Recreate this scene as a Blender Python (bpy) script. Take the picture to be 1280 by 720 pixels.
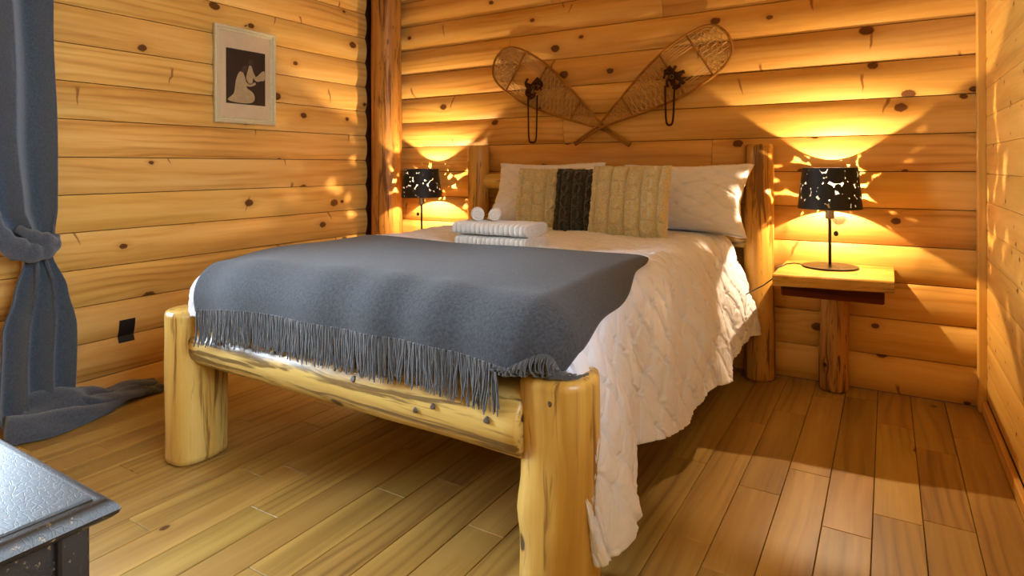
import bpy, math, random
import numpy as np
from mathutils import Vector, Matrix, noise as mnoise

for o in list(bpy.data.objects): bpy.data.objects.remove(o)
SC = bpy.context.scene
COL = SC.collection
PI = math.pi

# ------------------------------------------------------------------ camera
YAW, ROLL = 0.549, -0.0038
CAMH = 1.2
F = Vector((-math.sin(YAW), math.cos(YAW), 0)); R0 = Vector((math.cos(YAW), math.sin(YAW), 0)); U0 = Vector((0, 0, 1))
Rr = R0*math.cos(ROLL) + U0*math.sin(ROLL); Ur = U0*math.cos(ROLL) - R0*math.sin(ROLL)
cam_d = bpy.data.cameras.new('camera'); cam = bpy.data.objects.new('camera', cam_d); COL.objects.link(cam)
cam.matrix_world = Matrix(((Rr.x, Ur.x, -F.x, 0), (Rr.y, Ur.y, -F.y, 0), (Rr.z, Ur.z, -F.z, CAMH), (0, 0, 0, 1)))
cam_d.sensor_width = 36.0; cam_d.lens = 766.12/1280*36.0
cam_d.shift_y = -(360-209.07)/1280.0
cam_d.clip_start = 0.02
SC.camera = cam

# ------------------------------------------------------------------ view, world, large lights
vs = SC.view_settings
vs.view_transform = 'Standard'; vs.look = 'None'; vs.gamma = 1.0; vs.use_curve_mapping = False
vs.exposure = 0.14
w = bpy.data.worlds.new('sky'); SC.world = w; w.use_nodes = True
bg = w.node_tree.nodes['Background']; bg.inputs[0].default_value = (0.55, 0.75, 1.0, 1); bg.inputs[1].default_value = 3.0

XL, XR, YB, YF, ZC = -3.574, 0.412, 3.806, -0.95, 2.72      # inner faces of the room
LAMP_W = 72.0
LAMP_COL = (1.0, 0.72, 0.42)

def area(name, loc, rot, sx, sy, power, col):
    d = bpy.data.lights.new(name, 'AREA'); d.shape = 'RECTANGLE'; d.size = sx; d.size_y = sy; d.energy = power; d.color = col
    o = bpy.data.objects.new(name, d); COL.objects.link(o); o.location = loc; o.rotation_euler = rot; return o
WIN = (0.10, 1.22, 0.86, 2.06)           # left wall window: y0,y1,z0,z1
FILL_WIN = (-0.05, 1.35, 1.20, 2.40)            # unseen window added in right wall for cool fill, beside the camera: y0,y1,z0,z1
area('daylight_side_window', (XL-0.45, 0.5*(WIN[0]+WIN[1]), 1.5), (0, -PI/2, 0), 1.4, 1.4, 430, (0.66, 0.83, 1.0))
area('fill_light_right', (XR+0.55, 0.5*(FILL_WIN[0]+FILL_WIN[1]), 1.85), (0, PI/2, 0), 1.3, 1.5, 150, (0.70, 0.85, 1.0))  # added fill lamp, cools the duvet and left wall

# ------------------------------------------------------------------ helpers
def lin(h):
    h = h.lstrip('#'); c = [int(h[i:i+2], 16)/255 for i in (0, 2, 4)]
    return tuple(x/12.92 if x <= .04045 else ((x+.055)/1.055)**2.4 for x in c) + (1,)

def link(o, parent=None):
    COL.objects.link(o)
    if parent is not None: o.parent = parent
    return o
def tag(o, label=None, cat=None, group=None, kind=None):
    if label: o['label'] = label
    if cat: o['category'] = cat
    if group: o['group'] = group
    if kind: o['kind'] = kind
    return o
def empty(name, loc, label, cat, group=None):
    o = bpy.data.objects.new(name, None); o.location = loc; o.empty_display_size = .05
    link(o); return tag(o, label, cat, group)
def mesh(name, v, f, smooth=True, angle=None):
    me = bpy.data.meshes.new(name); me.from_pydata([tuple(map(float, p)) for p in v], [], f)
    me.polygons.foreach_set('use_smooth', [smooth]*len(me.polygons))
    if smooth and angle is not None: me.set_sharp_from_angle(angle=math.radians(angle))
    me.update(); return me
class MB:
    def __init__(s, org=(0, 0, 0)): s.v = []; s.f = []; s.o = np.array(org, float)
    def add(s, v, f):
        n = len(s.v); s.v += [tuple(np.array(p, float)-s.o) for p in v]; s.f += [tuple(i+n for i in q) for q in f]; return s
    def box(s, c, d, bev=0.0, rz=0.0):
        hx, hy, hz = d[0]/2, d[1]/2, d[2]/2; b = min(bev, hx*.9, hy*.9, hz*.9)
        if b <= 0:
            v = [(x, y, z) for x in (-hx, hx) for y in (-hy, hy) for z in (-hz, hz)]
            f = [(0, 1, 3, 2), (4, 6, 7, 5), (0, 4, 5, 1), (2, 3, 7, 6), (0, 2, 6, 4), (1, 5, 7, 3)]
        else:
            v = []; idx = {}
            for sx in (-1, 1):
                for sy in (-1, 1):
                    for sz in (-1, 1):
                        for k, p in enumerate(((hx, hy-b, hz-b), (hx-b, hy, hz-b), (hx-b, hy-b, hz))):
                            idx[(sx, sy, sz, k)] = len(v); v.append((sx*p[0], sy*p[1], sz*p[2]))
            f = []
            I = lambda sx, sy, sz, k: idx[(sx, sy, sz, k)]
            for q in (-1, 1):
                cyc = [(-1, -1), (1, -1), (1, 1), (-1, 1)]; cy = cyc if q > 0 else cyc[::-1]
                f.append(tuple(I(q, a, c_, 0) for a, c_ in cy)); f.append(tuple(I(c_, q, a, 1) for a, c_ in cy)); f.append(tuple(I(a, c_, q, 2) for a, c_ in cy))
            for a in (-1, 1):
                for c_ in (-1, 1):
                    e = [I(a, c_, -1, 0), I(a, c_, 1, 0), I(a, c_, 1, 1), I(a, c_, -1, 1)]; f.append(tuple(e if a*c_ < 0 else e[::-1]))
                    e = [I(a, -1, c_, 0), I(a, 1, c_, 0), I(a, 1, c_, 2), I(a, -1, c_, 2)]; f.append(tuple(e if a*c_ > 0 else e[::-1]))
                    e = [I(-1, a, c_, 1), I(1, a, c_, 1), I(1, a, c_, 2), I(-1, a, c_, 2)]; f.append(tuple(e if a*c_ < 0 else e[::-1]))
                    for d_ in (-1, 1):
                        e = [I(a, c_, d_, 0), I(a, c_, d_, 1), I(a, c_, d_, 2)]; f.append(tuple(e if a*c_*d_ > 0 else e[::-1]))
        c_, s_ = math.cos(rz), math.sin(rz)
        v = [(c[0]+c_*x-s_*y, c[1]+s_*x+c_*y, c[2]+z) for x, y, z in v]
        return s.add(v, f)
    def tube(s, pts, rad, seg=8, caps=True, closed=False, flat=1.0, up=(0, 0, 1)):
        P = [np.array(p, float) for p in pts]; n = len(P)
        rad = [rad]*n if np.isscalar(rad) else list(rad)
        v = []; f = []; prev = None
        for i in range(n):
            if closed: t = P[(i+1) % n]-P[i-1]
            else: t = P[min(i+1, n-1)]-P[max(i-1, 0)]
            t = t/(np.linalg.norm(t)+1e-12)
            if prev is None:
                a = np.array(up, float)
                if abs(a@t) > .95: a = np.array((1., 0, 0))
            else: a = prev
            a = a-t*(a@t); a /= np.linalg.norm(a)+1e-12; prev = a; b = np.cross(t, a)
            for k in range(seg):
                g = 2*PI*k/seg; v.append(P[i]+rad[i]*(a*math.cos(g)*flat+b*math.sin(g)))
        m = n if closed else n-1
        for i in range(m):
            j = (i+1) % n
            for k in range(seg):
                l = (k+1) % seg; f.append((i*seg+k, i*seg+l, j*seg+l, j*seg+k))
        if caps and not closed:
            f.append(tuple(range(seg))[::-1]); f.append(tuple((n-1)*seg+k for k in range(seg)))
        return s.add(v, f)
    def lathe(s, c, prof, seg=32, cap=True):
        v = []; f = []; n = len(prof)
        for r, z in prof:
            for k in range(seg):
                g = 2*PI*k/seg; v.append((c[0]+r*math.cos(g), c[1]+r*math.sin(g), c[2]+z))
        for i in range(n-1):
            for k in range(seg):
                l = (k+1) % seg; f.append((i*seg+k, i*seg+l, (i+1)*seg+l, (i+1)*seg+k))
        if cap:
            f.append(tuple(range(seg))[::-1]); f.append(tuple((n-1)*seg+k for k in range(seg)))
        return s.add(v, f)
    def grid(s, fn, nu, nv, closed_u=False):
        v = [fn(i/(nu if closed_u else nu-1), j/(nv-1)) for j in range(nv) for i in range(nu)]
        f = []
        for j in range(nv-1):
            for i in range(nu if closed_u else nu-1):
                k = (i+1) % nu; f.append((j*nu+i, j*nu+k, (j+1)*nu+k, (j+1)*nu+i))
        return s.add(v, f)
    def obj(s, name, mat, parent=None, smooth=True, angle=35, loc=None):
        me = mesh(name, s.v, s.f, smooth, angle); me.materials.append(mat)
        o = bpy.data.objects.new(name, me); link(o, parent)
        o.location = loc if loc is not None else ((0, 0, 0) if parent is not None and parent.type == 'EMPTY' else tuple(s.o))
        return o
def spline(pts, m=6, closed=False):
    P = [np.array(p, float) for p in pts]; n = len(P); out = []
    for k in range(n if closed else n-1):
        p0 = P[k-1] if (closed or k > 0) else P[0]; p1 = P[k]; p2 = P[(k+1) % n]; p3 = P[(k+2) % n] if closed else P[min(k+2, n-1)]
        for i in range(m):
            t = i/m; out.append(.5*((2*p1)+(-p0+p2)*t+(2*p0-5*p1+4*p2-p3)*t*t+(-p0+3*p1-3*p2+p3)*t**3))
    if not closed: out.append(P[-1])
    return out
def nz(x, y=0., z=0.): return mnoise.noise(Vector((x, y, z)))

# ------------------------------------------------------------------ materials
def new_mat(name):
    m = bpy.data.materials.new(name); m.use_nodes = True; nt = m.node_tree
    return m, nt, nt.nodes['Principled BSDF']
class NT:
    def __init__(s, nt): s.nt = nt
    def n(s, t, **kw):
        x = s.nt.nodes.new(t)
        for k, v in kw.items(): setattr(x, k, v)
        return x
    def l(s, a, b): s.nt.links.new(a, b)
    def math(s, op, a, b=None, c=None, clamp=False):
        x = s.n('ShaderNodeMath', operation=op); x.use_clamp = clamp
        for i, q in enumerate((a, b, c)):
            if q is None: continue
            if isinstance(q, (int, float)): x.inputs[i].default_value = q
            else: s.l(q, x.inputs[i])
        return x.outputs[0]
    def vmath(s, op, a, b=None):
        x = s.n('ShaderNodeVectorMath', operation=op)
        for i, q in enumerate((a, b)):
            if q is None: continue
            if isinstance(q, tuple): x.inputs[i].default_value = q
            else: s.l(q, x.inputs[i])
        return x.outputs['Value'] if op in ('LENGTH', 'DOT_PRODUCT') else x.outputs[0]
    def noise(s, vec, scale=1., detail=2., rough=.5, dist=0.):
        x = s.n('ShaderNodeTexNoise'); x.inputs['Scale'].default_value = scale; x.inputs['Detail'].default_value = detail
        x.inputs['Roughness'].default_value = rough; x.inputs['Distortion'].default_value = dist
        s.l(vec, x.inputs['Vector']); return x.outputs['Fac']
    def ramp(s, fac, stops, interp='LINEAR'):
        x = s.n('ShaderNodeValToRGB'); cr = x.color_ramp; cr.interpolation = interp
        while len(cr.elements) < len(stops): cr.elements.new(.5)
        for e, (p, c) in zip(cr.elements, stops): e.position = p; e.color = c if len(c) == 4 else tuple(c)+(1,)
        s.l(fac, x.inputs[0]); return x.outputs[0]
    def mix(s, fac, a, b, mode='MIX'):
        x = s.n('ShaderNodeMix', data_type='RGBA', blend_type=mode)
        for i, q in ((0, fac), (6, a), (7, b)):
            if isinstance(q, (int, float)): x.inputs[i].default_value = q
            elif isinstance(q, tuple): x.inputs[i].default_value = q
            else: s.l(q, x.inputs[i])
        return x.outputs[2]
    def smooth(s, x, a, b):
        q = s.n('ShaderNodeMapRange', interpolation_type='SMOOTHSTEP')
        s.l(x, q.inputs[0])
        for i, k in ((1, a), (2, b)):
            if isinstance(k, (int, float)): q.inputs[i].default_value = k
            else: s.l(k, q.inputs[i])
        q.inputs[3].default_value = 0; q.inputs[4].default_value = 1
        return q.outputs[0]
    def bump(s, h, strength, dist, bsdf, normal=None):
        x = s.n('ShaderNodeBump'); x.inputs['Strength'].default_value = strength; x.inputs['Distance'].default_value = dist
        s.l(h, x.inputs['Height'])
        if normal is not None: s.l(normal, x.inputs['Normal'])
        s.l(x.outputs[0], bsdf.inputs['Normal']); return x.outputs[0]

def wood(name, axis='X', cross='Z', light='#e0b468', mid='#cf9c4c', dark='#a8722f', knot='#5e300f', rough=.46,
         kx=1.5, ky=4.5, kr=.021, kthr=.35, third=0.0, streak=None, streak_lo=.56, streak_hi=.70, vary=.10, figure=.5, fleck=0.0, spec=.25, coat=0.0, spike=None):
    """pine: long grain, growth figure that flows round brown knots; every board gets its own offset"""
    m, nt, B = new_mat(name); T = NT(nt)
    tc = T.n('ShaderNodeTexCoord'); sp = T.n('ShaderNodeSeparateXYZ'); T.l(tc.outputs['Object'], sp.inputs[0])
    oi = T.n('ShaderNodeObjectInfo'); rnd = oi.outputs['Random']
    ax = {'X': 0, 'Y': 1, 'Z': 2}; o3 = [k for k in 'XYZ' if k not in (axis, cross)][0]
    al = T.math('ADD', sp.outputs[ax[axis]], T.math('MULTIPLY', rnd, 57.3))
    cr_ = T.math('ADD', sp.outputs[ax[cross]], T.math('MULTIPLY', rnd, 23.7))
    th = T.math('MULTIPLY', sp.outputs[ax[o3]], third)
    cb = T.n('ShaderNodeCombineXYZ'); T.l(al, cb.inputs[0]); T.l(cr_, cb.inputs[1]); T.l(th, cb.inputs[2]); v0 = cb.outputs[0]
    # knots
    kv = T.vmath('MULTIPLY', v0, (kx, ky, ky))
    vo = T.n('ShaderNodeTexVoronoi', voronoi_dimensions='3D' if third else '2D'); vo.inputs['Scale'].default_value = 1.0; T.l(kv, vo.inputs['Vector'])
    d = T.vmath('MULTIPLY', T.vmath('SUBTRACT', kv, vo.outputs['Position']), (1/kx*.72, 1/ky, 1/ky))
    dist = T.vmath('LENGTH', d)
    cs = T.n('ShaderNodeSeparateColor'); T.l(vo.outputs['Color'], cs.inputs[0])
    present = T.math('GREATER_THAN', cs.outputs[1], kthr)
    jit = T.noise(v0, 60, 2); dj = T.math('MULTIPLY', dist, T.math('ADD', .72, T.math('MULTIPLY', jit, .56)))
    rad = T.math('MULTIPLY', T.math('ADD', .45, T.math('MULTIPLY', cs.outputs[0], .75)), kr)
    km = T.math('MULTIPLY', T.math('SUBTRACT', 1.0, T.smooth(dj, T.math('MULTIPLY', rad, .72), rad)), present)
    halo = T.math('MULTIPLY', T.math('SUBTRACT', 1.0, T.smooth(dist, 0.0, T.math('MULTIPLY', rad, 4.0))), present)
    # grain flows round the knots
    sd = T.n('ShaderNodeSeparateXYZ'); T.l(d, sd.inputs[0])
    push = T.math('MULTIPLY', T.math('SIGN', sd.outputs[1]), T.math('MULTIPLY', halo, -.018))
    warp = T.math('ADD', T.math('ADD', cr_, push), T.math('MULTIPLY', T.noise(T.vmath('MULTIPLY', v0, (1.3, 4., 4.)), 1, 2), .05))
    cg = T.n('ShaderNodeCombineXYZ'); T.l(al, cg.inputs[0]); T.l(warp, cg.inputs[1]); T.l(th, cg.inputs[2]); vg = cg.outputs[0]
    broad = T.noise(T.vmath('MULTIPLY', vg, (.55, 8., 8.)), 1, 4, .55, .3)
    fine = T.noise(T.vmath('MULTIPLY', vg, (4., 170., 170.)), 1, 2, .6)
    mid_n = T.noise(T.vmath('MULTIPLY', vg, (1.6, 38., 38.)), 1, 3, .6, .5)
    wv = T.n('ShaderNodeTexWave', wave_type='BANDS', bands_direction='Y'); wv.inputs['Scale'].default_value = 7.; wv.inputs['Distortion'].default_value = 9.0
    wv.inputs['Detail'].default_value = 1.; wv.inputs['Detail Scale'].default_value = .8; wv.inputs['Detail Roughness'].default_value = .4
    T.l(T.vmath('MULTIPLY', vg, (.16, 1., 1.)), wv.inputs['Vector'])
    patch = T.smooth(T.noise(T.vmath('MULTIPLY', v0, (.8, 2.5, 2.5)), 1, 1), .42, .62)
    g = T.math('ADD', T.math('MULTIPLY', broad, .75), T.math('MULTIPLY', T.math('MULTIPLY', T.math('POWER', wv.outputs['Fac'], 3.0), patch), .22*figure))
    g = T.math('ADD', g, T.math('ADD', T.math('MULTIPLY', fine, .10), T.math('MULTIPLY', mid_n, .16)))
    c = T.ramp(g, [(.34, lin(light)), (.53, lin(mid)), (.74, lin(dark))])
    if streak:
        st = T.smooth(T.noise(T.vmath('MULTIPLY', vg, (1.7, 26., 26.)), 1, 4, .65, .5), streak_lo, streak_hi)
        c = T.mix(T.math('MULTIPLY', st, .85), c, lin(streak))
    if fleck:
        fl = T.smooth(T.noise(T.vmath('MULTIPLY', vg, (9., 60., 60.)), 1, 2, .5), .66, .72)
        c = T.mix(T.math('MULTIPLY', fl, fleck), c, lin(knot))
    if spike:                                       # knots cut lengthways: brown wedges across the board
        sv = T.vmath('MULTIPLY', T.vmath('ADD', v0, (3.3, 1.7, 0.)), (1.15, 5.2, 1.))
        v2 = T.n('ShaderNodeTexVoronoi', voronoi_dimensions='2D'); v2.inputs['Scale'].default_value = 1.; T.l(sv, v2.inputs['Vector'])
        d2 = T.vmath('MULTIPLY', T.vmath('SUBTRACT', sv, v2.outputs['Position']), (1/1.15, 1/5.2, 0.))
        s2 = T.n('ShaderNodeSeparateXYZ'); T.l(d2, s2.inputs[0]); c2 = T.n('ShaderNodeSeparateColor'); T.l(v2.outputs['Color'], c2.inputs[0])
        bend = T.math('MULTIPLY', T.math('SUBTRACT', T.noise(v0, 9., 2), .5), .05)
        w_ = T.math('MULTIPLY', T.math('ADD', T.math('MULTIPLY', s2.outputs[1], .10), .0085), T.math('ADD', .5, T.noise(v0, 40., 2)))
        aw = T.math('ABSOLUTE', T.math('ADD', T.math('ADD', s2.outputs[0], bend), T.math('MULTIPLY', s2.outputs[1], T.math('SUBTRACT', c2.outputs[0], .5))))
        sm = T.math('MULTIPLY', T.math('SUBTRACT', 1., T.smooth(aw, T.math('MULTIPLY', w_, .35), w_)), T.math('SUBTRACT', 1., T.smooth(T.math('ABSOLUTE', s2.outputs[1]), .03, .06)))
        sm = T.math('MULTIPLY', sm, T.math('GREATER_THAN', c2.outputs[1], .5))
        c = T.mix(T.math('MULTIPLY', sm, .8), c, lin(spike))
    c = T.mix(T.math('MULTIPLY', T.math('POWER', halo, 2.0), .45), c, lin(dark))
    rings = T.math('ADD', .75, T.math('MULTIPLY', T.math('SINE', T.math('MULTIPLY', dj, 900.)), .25))
    kc = T.mix(rings, lin('#2a1508'), lin(knot))
    c = T.mix(T.math('MULTIPLY', km, .93), c, kc)
    hs = T.n('ShaderNodeHueSaturation'); T.l(c, hs.inputs['Color'])
    T.l(T.math('ADD', 1-vary/2, T.math('MULTIPLY', T.math('FRACT', T.math('MULTIPLY', rnd, 7.13)), vary)), hs.inputs['Value'])
    T.l(T.math('ADD', .5-vary*.03, T.math('MULTIPLY', T.math('FRACT', T.math('MULTIPLY', rnd, 3.77)), vary*.06)), hs.inputs['Hue'])
    T.l(hs.outputs[0], B.inputs['Base Color'])
    T.l(T.math('ADD', rough-.06, T.math('MULTIPLY', fine, .14)), B.inputs['Roughness'])
    B.inputs['Specular IOR Level'].default_value = spec
    if coat: B.inputs['Coat Weight'].default_value = coat; B.inputs['Coat Roughness'].default_value = .18
    T.bump(T.math('ADD', T.math('MULTIPLY', fine, .5), T.math('MULTIPLY', km, .6)), .25, .0016, B)
    for x in list(nt.nodes):                       # remove helper nodes that ended up unused
        if not any(o.is_linked for o in x.outputs) and x.type not in ('OUTPUT_MATERIAL',): nt.nodes.remove(x)
    return m

def plain(name, col, rough=.5, metal=0., spec=.5, bump=None, sheen=0., col2=None, cscale=20.):
    m, nt, B = new_mat(name); T = NT(nt)
    B.inputs['Base Color'].default_value = lin(col); B.inputs['Roughness'].default_value = rough; B.inputs['Metallic'].default_value = metal
    B.inputs['Specular IOR Level'].default_value = spec
    if sheen: B.inputs['Sheen Weight'].default_value = sheen; B.inputs['Sheen Roughness'].default_value = .5
    tc = T.n('ShaderNodeTexCoord')
    f = T.noise(tc.outputs['Object'], cscale, 3, .6)
    T.l(T.mix(f, lin(col), lin(col2 or col)), B.inputs['Base Color'])
    if bump: T.bump(T.noise(tc.outputs['Object'], bump[0], 3, .6), bump[1], bump[2], B)
    return m

M = {}
M['plank_x'] = wood('pine_siding_along_x', 'X', 'Z', kx=1.7, ky=5.2, kr=.026, kthr=.45, spike='#7d4a20')
M['plank_y'] = wood('pine_siding_along_y', 'Y', 'Z', kx=1.7, ky=5.2, kr=.026, kthr=.45, spike='#7d4a20')
M['tongue'] = wood('pale_pine_boards', 'Y', 'Z', light='#dcae5c', mid='#cf9d4a', dark='#b58038', kx=5., ky=9., kr=.009, kthr=.5, figure=.25)
M['trim_z'] = wood('pale_pine_trim', 'Z', 'X', light='#dcae5c', mid='#cf9d4a', dark='#b58038', kthr=.9)
M['trim_y'] = wood('pale_pine_trim_long', 'Y', 'Z', light='#dcae5c', mid='#cf9d4a', dark='#b58038', kthr=.9)
M['floor'] = wood('stained_floor_boards', 'Y', 'X', light='#b5924c', mid='#9e7b3b', dark='#7b5a29', knot='#553213', rough=.42, kx=1.6, ky=4., kr=.014, kthr=.7, vary=.20, figure=.6, spec=.35)
M['gap'] = plain('dark_gap', '#1c1008', .9); M['backing'] = plain('wall_backing', '#4a2c12', .9)
M['log_x'] = wood('peeled_log_along_x', 'X', 'Z', light='#e2c983', mid='#d2b262', dark='#b08a40', knot='#3a2a1a', rough=.32, kx=5., ky=9., kr=.020, kthr=.3, third=1., streak='#5f4526', streak_lo=.49, streak_hi=.60, figure=.3, spec=.5, vary=.05)
M['log_z'] = wood('peeled_log_upright', 'Z', 'X', light='#dcbd6c', mid='#c9a14e', dark='#a67c33', knot='#35220f', rough=.32, kx=5., ky=9., kr=.018, kthr=.4, third=1., streak='#7a5220', streak_lo=.53, streak_hi=.64, figure=.5, spec=.5, vary=.05)
M['log_head'] = wood('streaked_head_log', 'Z', 'X', light='#cf9f4e', mid='#b98638', dark='#94652a', knot='#2e1b0a', rough=.36, kx=3., ky=5., kr=.012, kthr=.3, third=1., streak='#5d3a16', streak_lo=.50, streak_hi=.62, figure=.4, fleck=.6)
M['log_corner'] = wood('rough_corner_log', 'Z', 'X', light='#c08a40', mid='#a5712e', dark='#7f511e', knot='#2e1b0a', rough=.45, kx=2., ky=4., kr=.014, kthr=.6, third=1., streak='#4f2f10', streak_lo=.50, streak_hi=.64, figure=.5, fleck=.7)
M['log_bark'] = wood('rough_leg_log', 'Z', 'X', light='#c08c48', mid='#9c6c34', dark='#6b4722', knot='#241408', rough=.6, kx=4., ky=6., kr=.012, kthr=.3, third=1., streak='#3a2210', streak_lo=.46, streak_hi=.62, fleck=.8)
M['slab'] = wood('lacquered_slab', 'X', 'Y', light='#d8ad5e', mid='#c8973f', dark='#a3722c', kthr=.6, third=1., rough=.3, streak='#8a5c22', spec=.5)
M['apron'] = wood('dark_red_block', 'X', 'Z', light='#7c3f1e', mid='#5f2c14', dark='#3a1a0c', kthr=.9, third=1., rough=.9, spec=.1, streak='#2a130b')
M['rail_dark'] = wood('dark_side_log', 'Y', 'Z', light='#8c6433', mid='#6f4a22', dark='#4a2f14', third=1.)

# ------------------------------------------------------------------ room shell
def plank_mesh(length, h, axis, sag=.022, thick=.03, z_lo=0., full=None, groove=.0022, seg=9, flat=False):
    """half-log siding profile, length along the axis; bulges towards +n (local third axis positive = into the room)"""
    full = full or h
    prof = []
    for i in range(seg+1):
        t = i/seg; z = groove+(h-2*groove)*t
        q = (z_lo+z)/full*2-1
        b = sag*(1-abs(q)**2.2) if not flat else sag*(1-max(0, abs(q)-.93)/.07)
        prof.append((b, z))
    prof += [(-thick, h-groove), (-thick, groove)]
    n = len(prof); v = []; f = []
    for e in (0, 1):
        for b, z in prof:
            s_ = .0012 if e == 0 else length-.0012
            v.append((s_, b, z))
    for i in range(n):
        j = (i+1) % n; f.append((i, j, n+j, n+i))
    f.append(tuple(range(n))[::-1]); f.append(tuple(n+i for i in range(n)))
    return v, f
def place_plank(parent, mat, v, f, axis, org, name='plank'):
    if axis == 'X': vv = [(a, -b, c) for a, b, c in v]                 # back wall: room is towards -y
    elif axis == 'Y': vv = [(b, a, c) for a, b, c in v]; f = [q[::-1] for q in f]   # left wall: room towards +x
    elif axis == '-Y': vv = [(-b, a, c) for a, b, c in v]              # right wall: room towards -x
    vv2 = vv
    me = mesh(name, vv2, [q[::-1] for q in f] if axis == 'X' else f, True, 30); me.materials.append(mat)
    o = bpy.data.objects.new(name, me); o.location = org; link(o, parent); return o

rnd = random.Random(7)
# floor
s = MB(); s.box(((XL+XR)/2, (YF+YB)/2, -.06), (XR-XL+.4, YB-YF+.4, .08)); floor = tag(s.obj('floor', M['gap'], smooth=False), kind='structure')
PW = .1453; X0 = -.045
joints = {}
for x, y in [(-.685, 2.519), (-.402, 2.414), (-.121, 2.743), (-.116, 2.281), (.172, 3.12), (.178, 2.495), (-.536, 3.042), (-.434, 1.865), (-2.588, 1.285), (-2.146, 1.104), (-2.152, 1.522), (-1.89, 1.371), (-1.605, 1.158), (-1.566, 1.694), (-1.714, 1.995), (-1.389, 1.867), (-2.568, 1.822)]:
    joints.setdefault(math.floor((x-X0)/PW), []).append(y)
for k in range(math.floor((XL-X0)/PW), math.ceil((XR-X0)/PW)):
    xa, xb = max(X0+k*PW, XL-.02), min(X0+(k+1)*PW, XR+.0)
    if xb-xa < .02: continue
    js = sorted(joints.get(k, [])); cuts = list(js)
    y = (min(js) if js else rnd.uniform(2., 3.4))
    while y > YF+.5: y -= rnd.uniform(.7, 1.6); cuts.append(y)
    y = (max(js) if js else min(3.4, max(cuts)))
    while y < YB-.4: y += rnd.uniform(.8, 1.5); cuts.append(y)
    cuts = [YF] + sorted(c for c in cuts if YF+.15 < c < YB-.1) + [YB]
    for a, b in zip(cuts, cuts[1:]):
        c = ((xa+xb)/2, (a+b)/2, -.0105); q = MB(c); q.box(c, (xb-xa-.0022, b-a-.0016, .021), .0016); q.obj('floor_board', M['floor'], floor, angle=20)

# back wall with its rows of half-log siding
s = MB(); s.box(((XL+XR)/2, YB+.10, ZC/2), (XR-XL+.4, .12, ZC)); wall_back = tag(s.obj('wall_back', M['backing'], smooth=False), kind='structure')
SP = .1949
cutx = {9: -2.30, 10: -2.33, 8: -1.2, 7: -1.9, 6: -.9, 5: -1.6, 11: -1.2, 12: -2.0, 4: -1.7, 3: -1.4, 2: -1.1, 1: -1.9, 0: -1.5, 13: -1.5}
for k in range(14):
    z0 = k*SP; h = min(SP, ZC-z0)
    for a, b in ((XL+.02, cutx[k]), (cutx[k], XR)):
        v, f = plank_mesh(b-a, h, 'X', full=SP, sag=.026 if b == XR else .029)
        place_plank(wall_back, M['plank_x'], v, f, 'X', (a, YB, z0))
# left wall, siding broken by the window
s = MB()
for y0, y1, z0, z1 in ((YF, WIN[0], 0, ZC), (WIN[1], YB+.1, 0, ZC), (WIN[0], WIN[1], 0, WIN[2]), (WIN[0], WIN[1], WIN[3], ZC)):
    s.box((XL-.10, (y0+y1)/2, (z0+z1)/2), (.12, y1-y0, z1-z0))
wall_left = tag(s.obj('wall_left', M['backing'], smooth=False), kind='structure')
YEND = 3.585
rows = [(0, .0915, SP-.0915)] + [(.0915+SP*j, SP, 0) for j in range(14)]
cuty = {0: 2.9, 3: 3.1, 6: 2.2, 9: 2.95, 4: 2.0}
for j, (z0, h, lo) in enumerate(rows):
    if z0 > ZC-.05: continue
    h = min(h, ZC-z0)
    if z0 < WIN[3]+.05 and z0+h > WIN[2]-.05: spans = [(YF, WIN[0]-.06), (WIN[1]+.06, YEND)]
    else: spans = [(YF, 1.30), (1.30, YEND)]
    for lim_lo, lim_hi in ((0., WIN[2]-.07), (WIN[3]+.07, ZC)):       # cut rows under the sill and over the head
        zl, zh = max(z0, lim_lo), min(z0+h, lim_hi)
        if len(spans) == 2 and spans[0][1] < WIN[0] and zh-zl > .02:
            v, f = plank_mesh(WIN[1]-WIN[0]+.12, zh-zl, 'Y', full=SP, z_lo=lo+zl-z0, sag=.018)
            place_plank(wall_left, M['plank_y'], v, f, 'Y', (XL, WIN[0]-.06, zl))
    for a, b in spans:
        v, f = plank_mesh(b-a, h, 'Y', full=SP, z_lo=lo, sag=.021)
        place_plank(wall_left, M['plank_y'], v, f, 'Y', (XL, a, z0))
# right wall of smooth boards
s = MB()
for y0, y1, z0, z1 in ((YF-.1, FILL_WIN[0], 0, ZC), (FILL_WIN[1], YB+.1, 0, ZC), (FILL_WIN[0], FILL_WIN[1], 0, FILL_WIN[2]), (FILL_WIN[0], FILL_WIN[1], FILL_WIN[3], ZC)):
    s.box((XR+.09, (y0+y1)/2, (z0+z1)/2), (.12, y1-y0, z1-z0))
wall_right = tag(s.obj('wall_right', M['backing'], smooth=False), kind='structure')
RW = .137
for k in range(0, 20):
    z0 = 1.023-7*RW+k*RW; h = RW
    if z0+h > ZC: break
    if z0 < 0: h += z0; z0 = 0
    c = rnd.uniform(.2, 2.2); pieces = [(YF, c), (c, YB)]
    if z0 < FILL_WIN[3]+.05 and z0+h > FILL_WIN[2]-.05: pieces = [(YF, FILL_WIN[0]-.06), (FILL_WIN[1]+.06, YB)]
    for a, b in pieces:
        v, f = plank_mesh(b-a, h, '-Y', sag=.0025, flat=True, groove=.0008, seg=24 if False else 10)
        place_plank(wall_right, M['tongue'], v, f, '-Y', (XR, a, z0), 'board')
s = MB((XR-.018, YB-.055, 0)); s.box((XR-.018, YB-.05, ZC/2), (.034, .075, ZC-.002), .003); tag(s.obj('trim_1', M['trim_z']), kind='structure')
s = MB((XR-.012, (YF+YB-.09)/2, 0)); s.box((XR-.012, (YF+YB-.09)/2, .03), (.022, YB-.09-YF, .06), .004); tag(s.obj('baseboard_right', M['trim_y']), kind='structure')
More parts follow.
